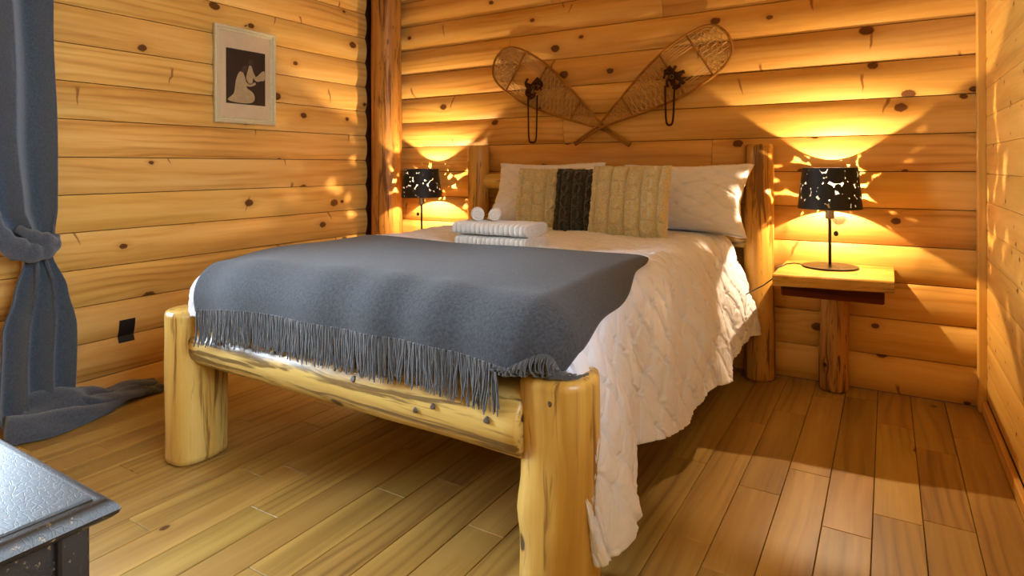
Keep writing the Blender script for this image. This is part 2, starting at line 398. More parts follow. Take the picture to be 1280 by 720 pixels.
# front wall behind the camera, and the ceiling
s = MB(); s.box(((XL+XR)/2, YF-.06, ZC/2), (XR-XL+.2, .12, ZC))
tag(s.obj('wall_front', M['plank_x'], smooth=False), kind='structure')
s = MB(); s.box(((XL+XR)/2, (YF+YB)/2, ZC+.06), (XR-XL+.4, YB-YF+.4, .12)); tag(s.obj('ceiling', M['tongue'], smooth=False), kind='structure')
# windows
def glass_mat():
    m, nt, B = new_mat('window_glass'); T = NT(nt); nt.nodes.remove(B)
    tr = T.n('ShaderNodeBsdfTransparent'); gl = T.n('ShaderNodeBsdfGlossy'); gl.inputs['Roughness'].default_value = .02
    fr = T.n('ShaderNodeFresnel'); mx = T.n('ShaderNodeMixShader'); T.l(fr.outputs[0], mx.inputs[0]); T.l(tr.outputs[0], mx.inputs[1]); T.l(gl.outputs[0], mx.inputs[2])
    T.l(mx.outputs[0], nt.nodes['Material Output'].inputs[0]); return m
M['glass'] = glass_mat()
def window(name, axis, p, a0, a1, z0, z1):
    root = tag(bpy.data.objects.new(name, None), kind='structure'); link(root)
    def bx(nm, a, b, c, d, mat, t=.10, off=0.):
        q = MB()
        if axis == 'Y': q.box((p+off, (a+b)/2, (c+d)/2), (t, b-a, d-c), .004 if t > .02 else 0)
        else: q.box(((a+b)/2, p+off, (c+d)/2), (b-a, t, d-c), .004 if t > .02 else 0)
        q.obj(nm, mat, root, angle=30)
    bx('frame', a0-.07, a0+.02, z0-.07, z1+.07, M['trim_z'], .16); bx('frame', a1-.02, a1+.07, z0-.07, z1+.07, M['trim_z'], .16)
    bx('frame', a0+.02, a1-.02, z1-.02, z1+.07, M['trim_z'], .16); bx('sill', a0+.02, a1-.02, z0-.07, z0+.02, M['trim_z'], .16)
    m_ = (a0+a1)/2; bx('mullion', m_-.02, m_+.02, z0+.02, z1-.02, M['trim_z'], .05)
    bx('pane', a0+.02, m_-.02, z0+.02, z1-.02, M['glass'], .005); bx('pane', m_+.02, a1-.02, z0+.02, z1-.02, M['glass'], .005)
window('window_1', 'Y', XL-.06, *WIN)
window('added_fill_window', 'Y', XR+.06, *FILL_WIN)  # assumed, out of view: added so the cool fill has an opening

# ------------------------------------------------------------------ logs
def log(name, p0, p1, r0, r1, mat, parent, org, seg=28, rings=18, lump=.05, seed=0., ey=1.0, cham=.014, bumps=()):
    p0 = np.array(p0, float); p1 = np.array(p1, float); L = np.linalg.norm(p1-p0); t = (p1-p0)/L
    a = np.array((0., 0, 1)) if abs(t[2]) < .9 else np.array((1., 0, 0)); a -= t*(a@t); a /= np.linalg.norm(a); b = np.cross(t, a)
    ts = [0, cham*.35/L, cham/L] + [i/rings for i in range(1, rings)] + [1-cham/L, 1-cham*.35/L, 1]
    v = []; f = []
    for i, q in enumerate(ts):
        r = r0+(r1-r0)*q
        if i in (0, len(ts)-1): r -= cham*.9
        elif i in (1, len(ts)-2): r -= cham*.35
        for k in range(seg):
            g = 2*PI*k/seg; ca, sa = math.cos(g), math.sin(g)
            n_ = nz(ca*1.1+seed, sa*1.1, q*L*2.2+seed)*lump+nz(ca*3+seed, sa*3, q*L*3.5)*lump*.35
            rr = r*(1+n_)
            for (bq, bg, bw, bh) in bumps:
                dg = (g-bg+PI) % (2*PI)-PI; rr += bh*math.exp(-((q-bq)*L/bw)**2-(dg*r/bw)**2)
            v.append(p0+t*q*L+rr*(a*ca*ey+b*sa))
    n = len(ts)
    for i in range(n-1):
        for k in range(seg):
            l = (k+1) % seg; f.append((i*seg+k, i*seg+l, (i+1)*seg+l, (i+1)*seg+k))
    f.append(tuple(range(seg))[::-1]); f.append(tuple((n-1)*seg+k for k in range(seg)))
    s = MB(org); s.add(v, f); return s.obj(name, mat, parent, angle=50)

s_ = log('corner_log_post', (-3.385, 3.63, 0), (-3.385, 3.63, ZC-.002), .122, .116, M['log_corner'], None, (-3.385, 3.63, 0), lump=.09, rings=40, seed=3.1)
tag(s_, 'tall peeled log post standing in the corner of the room', 'log post')

# ------------------------------------------------------------------ bed frame
bed = empty('log_bed', (-1.62, 2.6, 0), 'rustic bed frame of thick peeled logs under the white duvet', 'bed')
bo = (-1.62, 2.6, 0)
# foot posts are oblong trunks: an upright log and a second lobe grown against its back
def foot_post(cx, cy, w_, zt, seed, lobe, bumps=()):
    return log('foot_post', (cx, cy, 0), (cx+.004, cy, zt), w_*1.03, w_, M['log_z'], bed, bo, seg=36, rings=22, lump=.07, seed=seed, cham=.02, bumps=bumps)
def lobed_post(cx, cy, rx, ry, zt, seed, name='foot_post', knots=()):
    seg, rings = 44, 22; v = []; f = []
    ts = [0, .008, .024]+[i*zt/rings for i in range(1, rings)]+[zt-.022, zt-.007, zt]
    for i, z in enumerate(ts):
        ch = .016 if i in (0, len(ts)-1) else (.005 if i in (1, len(ts)-2) else 0)
        for k in range(seg):
            g = 2*PI*k/seg; ca, sa = math.cos(g), math.sin(g)
            e = (abs(ca)**2.6+abs(sa)**2.6)**(-1/2.6)
            cre = .012*math.exp(-((g-.55)/.10)**2)+.010*math.exp(-((g-PI+.4)/.10)**2)      # crease between the two lobes
            n_ = .045*nz(ca*1.2+seed, sa*1.2, z*3+seed)+.02*nz(ca*4+seed, sa*4, z*5)
            m_ = e*(1+n_); x = (rx*m_-ch-cre)*ca; y = (ry*m_-ch-cre)*sa
            for (kz, kg, kw, kh) in knots:
                dg = (g-kg+PI) % (2*PI)-PI; q = kh*math.exp(-((z-kz)/kw)**2-(dg*rx/kw)**2); x += q*ca; y += q*sa
            v.append((cx+x+.02*(z/zt-.5)*nz(seed), cy+y, z))
    n = len(ts)
    for i in range(n-1):
        for k in range(seg):
            l = (k+1) % seg; f.append((i*seg+k, i*seg+l, (i+1)*seg+l, (i+1)*seg+k))
    f.append(tuple(range(seg))[::-1]); f.append(tuple((n-1)*seg+k for k in range(seg)))
    s = MB(bo); s.add(v, f); return s.obj(name, M['log_z'], bed, angle=50)
post_l = lobed_post(-2.472, 1.50, .088, .118, .622, 1.7)
post_r = lobed_post(-.782, 1.535, .105, .108, .632, 5.3, knots=((.26, -2.4, .05, .010), (.22, -1.2, .04, .006)))
rail = log('foot_rail', (-2.42, 1.50, .475), (-.85, 1.515, .485), .078, .108, M['log_x'], bed, bo, seg=32, rings=30, lump=.06, seed=9.2,
    bumps=((.22, .9, .03, .010), (.42, 1.2, .022, .008), (.62, 1.6, .02, .008)))
# branch knots standing proud of the peeled logs
M['knot'] = plain('dark_branch_knot', '#2a2119', .55, col2='#6b5a44', cscale=90., bump=(140, .5, .002))
def branch_knot(parent, p, nrm, r, squash=1.3):
    n = np.array(nrm, float); n /= np.linalg.norm(n); a = np.array((0, 0, 1.)) if abs(n[2]) < .8 else np.array((1., 0, 0)); a -= n*(a@n); a /= np.linalg.norm(a); b = np.cross(n, a)
    s = MB(bo); v = []; f = []; prof = ((1.15, -.3), (1., .15), (.80, .30), (.55, .26), (.25, .30)); sg = 14
    for q, h in prof:
        for k in range(sg):
            g = 2*PI*k/sg; w_ = 1+.12*math.sin(3*g+r*900); v.append(np.array(p)+r*q*w_*(a*math.cos(g)*squash+b*math.sin(g))+n*h*r)
    for i in range(len(prof)-1):
        for k in range(sg): l = (k+1) % sg; f.append((i*sg+k, i*sg+l, i*sg+sg+l, i*sg+sg+k))
    f.append(tuple((len(prof)-1)*sg+k for k in range(sg))); s.add(v, f); o = s.obj('branch_knot', M['knot'], parent, angle=60); o.location = (0, 0, 0)
for (x, y, z, r) in ((-.868, 1.468, .21, .016), (-.838, 1.441, .196, .009), (-.722, 1.449, .282, .013), (-.760, 1.430, .575, .006)):
    branch_knot(post_r, (x, y, z), (x+.782, y-1.535, 0), r)
for (x, dy, dz, r) in ((-1.875, -.070, .067, .015), (-1.935, -.060, .077, .010), (-1.473, -.089, .038, .010), (-1.203, -.097, -.005, .008), (-1.137, -.095, .019, .008), (-.945, -.095, .02, .009)):
    rr = .078+.030*(x+2.42)/1.57; k = rr/math.hypot(dy, dz); branch_knot(rail, (x, 1.508+dy*k, .48+dz*k), (0, dy, dz), r, 1.)
for x, zt, sd in ((-.622, 1.325, 2.2), (-2.55, 1.36, 6.6)):
    log('head_post', (x, 3.70, 0), (x, 3.70, zt), .083, .078, M['log_head'], bed, bo, seg=28, rings=26, lump=.07, seed=sd)
log('head_rail', (-2.50, 3.715, 1.10), (-.68, 3.715, 1.115), .052, .056, M['log_x'], bed, bo, lump=.05, seed=4.4, ey=1.05)
log('head_rail', (-2.49, 3.70, .80), (-.68, 3.70, .80), .062, .066, M['log_x'], bed, bo, lump=.05, seed=8.4, ey=1.05)
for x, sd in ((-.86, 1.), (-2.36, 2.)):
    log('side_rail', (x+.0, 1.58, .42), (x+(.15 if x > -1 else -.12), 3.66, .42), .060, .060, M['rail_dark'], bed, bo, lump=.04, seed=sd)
for i in range(9):
    y = 1.75+i*.22; q = MB(bo); q.box((-1.61, y, .545), (1.62, .09, .02), .003); q.obj('bed_slat', M['log_x'], bed)
# mattress
def rbox(name, c, d, r, mat, label, cat, n=6):
    """box with round edges"""
    s = MB((c[0], c[1], c[2]-d[2]/2)); pts = []
    hx, hy, hz = d[0]/2-r, d[1]/2-r, d[2]/2-r
    sph = []; seg = 4*n; rg = 2*n
    v = []; f = []
    for j in range(rg+1):
        la = -PI/2+PI*j/rg
        for i in range(seg):
            lo = 2*PI*(i+.5)/seg; x, y, z = math.cos(la)*math.cos(lo), math.cos(la)*math.sin(lo), math.sin(la)
            v.append((c[0]+r*x+math.copysign(hx, x), c[1]+r*y+math.copysign(hy, y), c[2]+r*z+math.copysign(hz, z if abs(z) > 1e-6 else 1)))
    for j in range(rg):
        for i in range(seg):
            k = (i+1) % seg; f.append((j*seg+i, j*seg+k, (j+1)*seg+k, (j+1)*seg+i))
    f.append(tuple(range(seg))[::-1]); f.append(tuple(rg*seg+i for i in range(seg)))
    s.add(v, f); o = s.obj(name, mat); return tag(o, label, cat)
M['sheet'] = plain('mattress_cloth', '#d8d4cc', .8, bump=(300, .2, .001))
rbox('mattress', (-1.60, 2.58, .68), (1.46, 2.06, .23), .05, M['sheet'], 'thick mattress under the white duvet on the log bed', 'mattress')

# ------------------------------------------------------------------ bedding
BXL, BXR, BYF, BYH, BZ, BR = -2.365, -.865, 1.545, 3.60, .815, .105
def drop(o, out):
    """arc-length over a rounded edge -> (outward, down)"""
    q = BR*PI/2
    if o < q: return BR*math.sin(o/BR), BR*(1-math.cos(o/BR))
    return BR+out*(o-q), BR+(o-q)*math.sqrt(max(.05, 1-out*out))
def sstep(x, a, b):
    t = max(0., min(1., (x-a)/(b-a))); return t*t*(3-2*t)
def bedmap(a, b, lift=0.):
    """flat cloth coordinates -> draped point"""
    ox = max(0., a-BXR) if a > BXR else min(0., a-BXL); oy = max(0., BYF-b)
    o = math.hypot(ox, oy)
    x = min(max(a, BXL), BXR); y = max(b, BYF); z = BZ
    crown = .022*(1-((x+1.58)/.80)**4)*(1-((y-2.6)/1.25)**6)
    z += crown*.8-.012-.030*math.exp(-((x-BXL)**2+(y-BYF)**2)/.05)-.012*math.exp(-((x-BXR)**2+(y-BYF)**2)/.05)
    if o > 1e-9:
        side = abs(ox)/o
        out = .16 if ox > 0 else .10
        out *= side**2
        d_, dz = drop(o, out)
        x += ox/o*d_; y -= oy/o*d_; z -= dz
        if ox > 0:                                  # the right side swells outwards and ripples
            hang = sstep(o, .05, .45)
            x += hang*(.030*math.sin(y*5.2+.6)+.018*math.sin(y*11.3+1.9)+.02+.05*sstep(y, 2.3, 3.3))
            curl = sstep(1.66-y, 0., .24)*hang         # foot end of the side turns in beside the post
            x -= .06*curl
    return [x, y, z]
def cloth_grid(a_rng, b_rng, na, nb, disp, lift, edge=None):
    P = np.zeros((nb, na, 3)); AB = np.zeros((nb, na, 2))
    for j in range(nb):
        for i in range(na):
            a = a_rng[0]+(a_rng[1]-a_rng[0])*i/(na-1); b = b_rng[0]+(b_rng[1]-b_rng[0])*j/(nb-1)
            if edge: a, b = edge(i/(na-1), j/(nb-1))
            P[j, i] = bedmap(a, b); AB[j, i] = (a, b)
    du = np.gradient(P, axis=1); dv = np.gradient(P, axis=0)
    N = np.cross(du, dv); N /= np.linalg.norm(N, axis=2, keepdims=True)+1e-12
    H = disp(AB[..., 0], AB[..., 1])+lift
    return P+N*H[..., None], N
def pintuck(A, B_, pitch=.118, amp=.0165):
    """diamond lattice of pinched pleats"""
    wob = .010*np.sin(A*31+B_*7)+.010*np.sin(B_*27-A*9)
    p = (B_+.62*A+wob)/pitch; q = (B_-.62*A-wob)/pitch
    dp, dq = p-np.round(p), q-np.round(q); fp, fq = np.abs(dp), np.abs(dq)          # distance to pleat lines
    puff = np.sqrt(np.minimum(fp, fq)*2)
    lip = np.exp(-((np.minimum(fp, fq)-.11)/.055)**2)
    rr = np.sqrt(fp**2+fq**2); th = np.arctan2(dq, dp)
    node = np.exp(-(rr/.16)**2); ray = np.cos(th*9+3*np.round(p))*np.exp(-((rr-.22)/.16)**2)
    crk = np.sin(A*95+4*np.sin(B_*23))*np.sin(B_*61+3*np.sin(A*37))
    return amp*(.85*puff+.28*lip-.80*node+.20*ray)+.0012*crk
def to_sheet(P, N, thick, single=False):
    """front sheet + back sheet, welded round the rim"""
    nb, na, _ = P.shape; v = P.reshape(-1, 3).tolist()+(P-N*thick).reshape(-1, 3).tolist(); f = []; n = na*nb
    if single:                                       # only a turned hem at the back
        ix = np.arange(n).reshape(nb, na); f = np.stack([ix[:-1, :-1], ix[:-1, 1:], ix[1:, 1:], ix[1:, :-1]], -1).reshape(-1, 4).tolist(); v = v[:n]
        rim = list(ix[0])+list(ix[1:, -1])+list(ix[-1, -2::-1])+list(ix[-2:0:-1, 0]); Q = P.reshape(-1, 3); NN = N.reshape(-1, 3); c = Q.mean(0)
        v += [tuple(Q[k]-NN[k]*thick) for k in rim]; m = len(rim)
        for k in range(m): l = (k+1) % m; f.append((int(rim[l]), int(rim[k]), n+k, n+l))
        return v, f
    for j in range(nb-1):
        for i in range(na-1):
            k = j*na+i; f.append((k, k+1, k+na+1, k+na)); f.append((n+k, n+k+na, n+k+na+1, n+k+1))
    rim = [i for i in range(na)]+[j*na+na-1 for j in range(1, nb)]+[(nb-1)*na+i for i in range(na-2, -1, -1)]+[j*na for j in range(nb-2, 0, -1)]
    for k in range(len(rim)):
        a, b = rim[k], rim[(k+1) % len(rim)]; f.append((b, a, n+a, n+b))
    return v, f
def cloth_mat(name, col, col2, rough=.85, sheen=.3, fine=900., st=.3, di=.0012, crease=0.):
    m, nt, B = new_mat(name); T = NT(nt); tc = T.n('ShaderNodeTexCoord'); ob = tc.outputs['Object']
    T.l(T.mix(T.noise(ob, fine*.5, 2), lin(col), lin(col2)), B.inputs['Base Color'])
    B.inputs['Roughness'].default_value = rough; B.inputs['Specular IOR Level'].default_value = .15
    B.inputs['Sheen Weight'].default_value = sheen; B.inputs['Sheen Roughness'].default_value = .6
    h = T.noise(ob, fine, 2, .6)
    if crease:
        h2 = T.noise(ob, 38., 3, .6, 1.2); h = T.math('ADD', T.math('MULTIPLY', h, .12), T.math('MULTIPLY', T.math('ABSOLUTE', T.math('SUBTRACT', h2, .5)), crease))
    T.bump(h, st, di, B); return m
M['duvet'] = cloth_mat('white_pintuck_cotton', '#e2e4ee', '#dbdde8', fine=500., st=.35, di=.005, crease=.4, sheen=.1)
M['throw'] = cloth_mat('charcoal_wool', '#16181b', '#494d54', fine=240., st=.6, di=.004, sheen=.15)
M['fringe'] = cloth_mat('charcoal_wool_yarn', '#26282b', '#4b4e53', fine=500., st=.4, di=.002, sheen=.4)

def duvet_edge(s_, t_):
    b0 = 1.405-.085*sstep(-(BXL+s_*2.5), .6, 1.3); b = b0+(BYH-b0)*t_
    rt = BXR+.62+.05*math.sin(b*9.)*.4+.09*sstep(1.85-b, 0, .4)-.03*sstep(b, 2.8, 3.4)
    lf = BXL-.42
    return lf+(rt-lf)*s_, b
def duv_disp(A, B_):
    base = pintuck(A, B_)
    lump = .008*np.sin(A*6.3+B_*2.1)*np.sin(B_*7.7+1.)+.006*np.sin(A*13+.5)*np.sin(B_*11)
    hang = np.clip((A-BXR-.12)/.2, 0, 1)
    fold = hang*(.008*np.sin(B_*17+A*9)+.006*np.sin(B_*29-A*14+1.3))
    cov = 1-.75*np.clip((2.25-B_)/.06, 0, 1)*np.clip((-.86+.09*(2.37-B_)-A)/.05, 0, 1)
    return (base+lump*.6)*cov+fold
P, N = cloth_grid((0, 1), (0, 1), 540, 460, duv_disp, .014, duvet_edge)
v, f = to_sheet(P, N, .012, True); s = MB((-1.6, 2.6, .6)); s.add(v, f)
tag(s.obj('duvet', M['duvet'], angle=None), 'white pintucked duvet draped over the log bed, hanging down its side', 'duvet')

def throw_edge(s_, t_):
    far = 2.262+.105*sstep(s_, .70, 1.)+.16*(1-sstep(s_, 0., .36)); near = 1.345+.085*sstep(s_, .885, .96); b = near+(far-near)*t_
    rt = -.835+.150*(1-t_)**.8+.010*math.sin(b*14)
    lf = BXL+.045-.20*t_
    return lf+(rt-lf)*s_, b
def thr_disp(A, B_):
    lump = .003*np.sin(A*6.3+B_*2.1)*np.sin(B_*7.7+1.)
    front = np.clip((1.60-B_)/.15, 0, 1)
    return lump+.005+.006*front*np.sin(A*21+1.5*np.sin(A*5))+.003*np.sin(A*9+B_*6)
throw = empty('throw_blanket', (-1.6, 1.9, .8), 'charcoal grey wool throw with a fringe across the foot of the bed', 'blanket')
P, N = cloth_grid((0, 1), (0, 1), 200, 130, thr_disp, .033, throw_edge)
v, f = to_sheet(P, N, .006); s = MB((-1.6, 1.9, .8)); s.add(v, f); s.obj('wool_panel', M['throw'], throw, angle=None)
hem = [P[0, i] for i in range(200)]
# fringe: twisted strands from the hem
rf = random.Random(11); s = MB((-1.6, 1.9, .8))
def hem_at(q):
    x = q*199; i = min(198, int(x)); return hem[i]+(hem[i+1]-hem[i])*(x-i)
NS = 400
for i in range(NS):
    q = .004+.992*(i+rf.uniform(-.3, .3))/NS
    h0 = hem_at(q); x = h0[0]; r = rf.uniform(.0022, .0033)
    on_post = x > -.905 or x < -2.385
    if on_post:
        zt = .636 if x > -1 else .626; L = rf.uniform(.09, .17)
        cx_, cy_, rx_, ry_ = (-.782, 1.535, .095, .098) if x > -1 else (-2.472, 1.50, .080, .108)
        cur = np.array((x+rf.uniform(-.01, .01), h0[1]-.014, zt+rf.uniform(.006, .03))); p = [h0+np.array((0, .003, .004)), (h0+cur)/2+np.array((0, -.008, .004)), cur.copy()]
        ang = rf.uniform(-2.9, .3); bend = rf.uniform(-3.2, 3.2)
        for k in range(7):
            ang += bend/7; cur = cur+np.array((math.cos(ang), math.sin(ang)*.8, 0))*L*.14
            e_ = math.hypot((cur[0]-cx_)/rx_, (cur[1]-cy_)/ry_)
            if e_ > 1.0: cur[0] = cx_+(cur[0]-cx_)/e_; cur[1] = cy_+(cur[1]-cy_)/e_
            cur[2] = zt+rf.uniform(.003, .022)*(1-k/9); p.append(cur.copy())
        p = spline(p, 3)
        s.tube(p, r, 5)
    else:
        L = rf.uniform(.115, .145); w1, w2 = rf.uniform(-.010, .010), rf.uniform(-.014, .014)
        p = []
        for k in range(6):
            t = k/5; z = h0[2]+.006-L*t
            y = h0[1]+.002-.004*t+rf.uniform(-.002, .002)
            dz = z-.48; rr = .112
            if abs(dz) < rr: y = min(y, 1.508-math.sqrt(rr*rr-dz*dz)-.004)
            p.append((x+w1*t+w2*t*t, y, z))
        s.tube(p, [r*1.25, r, r, r, r*.9, r*.6], 5)
o = s.obj('fringe', M['fringe'], throw); tag(o, kind='stuff')

# pillows
def cushion(s, W, H, T_, n=60, ear=.12, disp=None, puff=.42, pw=3.):
    """soft square cushion in its own frame: x width, z height, y thickness (front is -y)"""
    def pt(i, j, side):
        u_, v_ = i/(n-1)*2-1, j/(n-1)*2-1
        pin_u = 1-ear*(1-v_*v_)*.55; pin_v = 1-ear*(1-u_*u_)*.55
        x = u_*W/2*pin_u; z = v_*H/2*pin_v
        t = T_/2*((1-abs(u_)**pw)*(1-abs(v_)**pw))**puff
        d = disp(u_, v_)*min(1, t/(T_*.12)) if disp else 0
        return (x, side*(t+d), z)
    v = []; f = []
    for side in (-1, 1):
        k0 = len(v)
        for j in range(n):
            for i in range(n): v.append(pt(i, j, side))
        for j in range(n-1):
            for i in range(n-1):
                k = k0+j*n+i; q = (k, k+1, k+n+1, k+n); f.append(q if side < 0 else q[::-1])
    # weld rim by joining the two borders
    n2 = n*n
    rim = [i for i in range(n)]+[j*n+n-1 for j in range(1, n)]+[(n-1)*n+i for i in range(n-2, -1, -1)]+[j*n for j in range(n-2, 0, -1)]
    for k in range(len(rim)):
        a, b = rim[k], rim[(k+1) % len(rim)]; f.append((b, a, n2+a, n2+b))
    s.add(v, f); return s
def put_cushion(name, W, H, T_, loc, lean, rz, mat, label, cat, group=None, disp=None, n=60, ear=.12, tilt=0., puff=.42):
    s = cushion(MB(), W, H, T_, n, ear, disp, puff)
    s.v = [(x, y, z+H/2) for x, y, z in s.v]
    o = s.obj(name, mat, angle=None); o.location = loc
    o.rotation_euler = (Matrix.Rotation(rz, 3, 'Z') @ Matrix.Rotation(-lean, 3, 'X') @ Matrix.Rotation(tilt, 3, 'Y')).to_euler()
    return tag(o, label, cat, group)
def sham_disp(u_, v_):
    a = np.array(u_*.36); b = np.array(v_*.25); return float(pintuck(a, b, .10, .011))+.006*nz(u_*2.5, v_*2.5)
def knit(u_, v_, W=.44, H=.38):
    x, z = u_*W/2, v_*H/2
    p = .088; c = (x/p) % 1.0; k = int(math.floor(x/p)); sgn = 1 if k % 2 else -1
    # each column a braid: two strands crossing in zigzag
    ph = z/.075
    w1 = .5+.27*math.sin(2*PI*ph*.5*sgn+k); w2 = .5+.27*math.sin(2*PI*ph*.5*sgn+k+PI)
    h = max(math.exp(-((c-w1)/.17)**2), .85*math.exp(-((c-w2)/.17)**2))
    h -= 1.0*math.exp(-((c if c < .5 else 1-c)/.07)**2)+.7*math.exp(-((w1-w2)/.10)**2-((c-.5)/.30)**2)
    st = .25*math.sin(x*2*PI/.011)*math.sin(z*2*PI/.013)
    return .013*h+.0022*st
def knit_mat(name, c1, c2):
    m, nt, B = new_mat(name); T = NT(nt); tc = T.n('ShaderNodeTexCoord'); ob = tc.outputs['Object']
    vo = T.n('ShaderNodeTexVoronoi'); vo.inputs['Scale'].default_value = 150.; T.l(ob, vo.inputs['Vector'])
    c = T.mix(T.smooth(vo.outputs['Distance'], .25, .75), lin(c1), lin(c2)); T.l(c, B.inputs['Base Color'])
    B.inputs['Roughness'].default_value = .95; B.inputs['Specular IOR Level'].default_value = .1; B.inputs['Sheen Weight'].default_value = .3
    T.bump(T.math('SUBTRACT', 1.0, vo.outputs['Distance']), .5, .003, B); return m
M['knit_beige'] = knit_mat('oatmeal_knit', '#cdbf97', '#b9ab84')
M['knit_dark'] = knit_mat('charcoal_knit', '#45423f', '#26241f')
M['sham'] = cloth_mat('white_sham_cotton', '#e2e2ea', '#dadae2', fine=500., st=.4, di=.006, crease=1., sheen=.1)
ZP = .825
put_cushion('pillow', .78, .45, .20, (-1.89, 3.39, ZP), .46, .02, M['sham'], 'white pintucked pillow beside the bedside lamp by the corner post', 'pillow', 'white bed pillows', sham_disp, 90, .26)
put_cushion('pillow', .76, .43, .22, (-1.00, 3.37, ZP), .45, -.03, M['sham'], 'white pintucked pillow leaning by the head post next to the nightstand', 'pillow', 'white bed pillows', sham_disp, 90, .26)
put_cushion('knit_cushion', .44, .375, .13, (-1.73, 3.22, ZP+.002), .20, .04, M['knit_beige'], 'oatmeal cable-knit cushion half hidden behind the dark one', 'cushion', None, knit, 160, .07)
put_cushion('knit_cushion', .40, .375, .12, (-1.435, 3.125, ZP), .20, .05, M['knit_dark'], 'dark charcoal cable-knit cushion between two oatmeal ones', 'cushion', None, knit, 160, .07)
put_cushion('knit_cushion', .44, .40, .14, (-1.165, 3.04, ZP-.008), .22, -.02, M['knit_beige'], 'oatmeal cable-knit cushion fully in view in front of the white pillow', 'cushion', None, knit, 160, .07)

# towels
M['towel'] = cloth_mat('white_terry', '#d6d0c8', '#c8c2ba', fine=700., st=.6, di=.003, sheen=.4)
def folded_towel(c, L, D, H, label, seed):
    root = empty('folded_towel', (c[0], c[1], c[2]), label, 'towel', 'folded bath towels on the bed')
    s = MB(); n = 15*10; prof = 28
    def fn(i, j):
        x = -L/2+L*j; rib = abs(math.sin(PI*j*15))**.6
        g = 2*PI*i; cx_, sz = math.cos(g), math.sin(g)
        e = 4.5; k = (abs(cx_)**e+abs(sz)**e)**(-1/e)
        sc = 1-.10*(1-rib); end = 1-.25*max(0, abs(2*j-1)-.985)/.015*.3
        wob = .003*nz(j*6+seed, cx_, sz)
        return (x, (D/2*sc)*k*cx_*end if cx_ < 0 else D/2*k*cx_*(1-.02*(1-rib)), H/2+(H/2*(1-.16*(1-rib)))*k*sz*end+wob)
    s.grid(fn, prof, n, True)
    s.f.append(tuple(range(prof))[::-1]); s.f.append(tuple((n-1)*prof+k for k in range(prof)))
    s.obj('ribbed_body', M['towel'], root, angle=60)
    # rolled layers seen at the end
    for m_, (sy, sz) in enumerate(((.92, .86), (.72, .56), (.50, .26))):
        q = MB(); pts = []
        for k in range(40):
            g = 2*PI*k/40; cx_, sn = math.cos(g), math.sin(g); kk = (abs(cx_)**3.5+abs(sn)**3.5)**(-1/3.5)
            pts.append((L/2+.001, .012*m_+D/2*sy*kk*cx_*.98, H/2+H/2*sz*kk*sn+.002*math.sin(g*3+seed+m_)))
        q.tube(pts, .0048, 6, closed=True); q.obj('folded_layer', M['towel'], root)
    return root
folded_towel((-1.525, 2.385, .838), .375, .215, .052, 'lower white ribbed bath towel of the folded pair on the bed', 1.)
folded_towel((-1.530, 2.385, .891), .385, .225, .060, 'upper white ribbed bath towel of the folded pair, under two rolled washcloths', 4.)
def roll(c, r, L, rz, label):
    root = empty('rolled_washcloth', c, label, 'towel', 'rolled washcloths on the towels'); s = MB()
    def fn(i, j):
        g = 2*PI*i; e = 1-.12*max(0, abs(2*j-1)-.85)/.15
        return (r*e*math.cos(g)*(1+.04*nz(j*3, math.cos(g), math.sin(g))), -L/2+L*j, r+r*e*math.sin(g)*.95)
    s.grid(fn, 20, 16, True); s.f.append(tuple(range(20))); s.f.append(tuple(15*20+k for k in range(20))[::-1])
    s.obj('terry_roll', M['towel'], root, angle=60)
    for e in (-1, 1):
        q = MB(); pts = []
        for k in range(40):
            t = k/39; g = t*3.8*PI; rr = r*(.12+.82*t); pts.append((rr*math.cos(g), e*(L/2+.0005), r+rr*math.sin(g)*.95))
        q.tube(pts, .0042, 6); q.obj('spiral_end', M['towel'], root)
    root.rotation_euler[2] = rz
roll((-1.650, 2.385, .951), .031, .11, .62, 'rolled white washcloth on the towels, the one by the bed edge')
roll((-1.582, 2.43, .951), .029, .11, .50, 'rolled white washcloth on the towels, the one by the dark cushion')

# ------------------------------------------------------------------ nightstands
def nightstand(x0, x1, y0, y0b, y1, zt, legx, legy, label, seed):
    cx = (x0+x1)/2; org = (cx, (y0+y1)/2, 0); root = empty('log_nightstand', org, label, 'nightstand')
    s = MB(org); n = 26; v = []; f = []; th = .058
    for i in range(n):
        t = i/(n-1); x = x0+(x1-x0)*t; yf = y0+(y0b-y0)*t+.010*nz(t*4+seed)
        # live edge: front face slopes
        v += [(x, yf+.006, zt), (x, yf-.001, zt-.006), (x, yf+.004+.006*nz(t*7+seed, 2), zt-th*.5), (x, yf+.012, zt-th+.004), (x, yf+.020, zt-th), (x, y1, zt-th), (x, y1, zt)]
    for i in range(n-1):
        for k in range(7):
            l = (k+1) % 7; f.append((i*7+k, (i+1)*7+k, (i+1)*7+l, i*7+l))
    f.append(tuple(range(7))); f.append(tuple((n-1)*7+k for k in range(7))[::-1])
    s.add(v, f); s.obj('slab_top', M['slab'], root, angle=40)
    s = MB(org); s.box(((x0+x1)/2-.012, y0+.16+.10, zt-th-.036), (x1-x0-.055, .20, .070), .006); s.obj('apron_block', M['apron'], root, angle=25)
    log('leg', (legx-.006, legy, 0), (legx, legy, zt-th-.073), .071, .068, M['log_bark'], root, org, lump=.16, rings=24, seed=seed+3)
    return root
nightstand(-.481, .028, 3.225, 3.30, 3.775, .67, -.243, 3.705, 'log nightstand with a thick lacquered slab top beside the smooth board wall', 2.)
nightstand(-3.225, -2.72, 3.30, 3.28, 3.775, .67, -2.97, 3.705, 'log nightstand by the corner post, behind the bed', 6.)

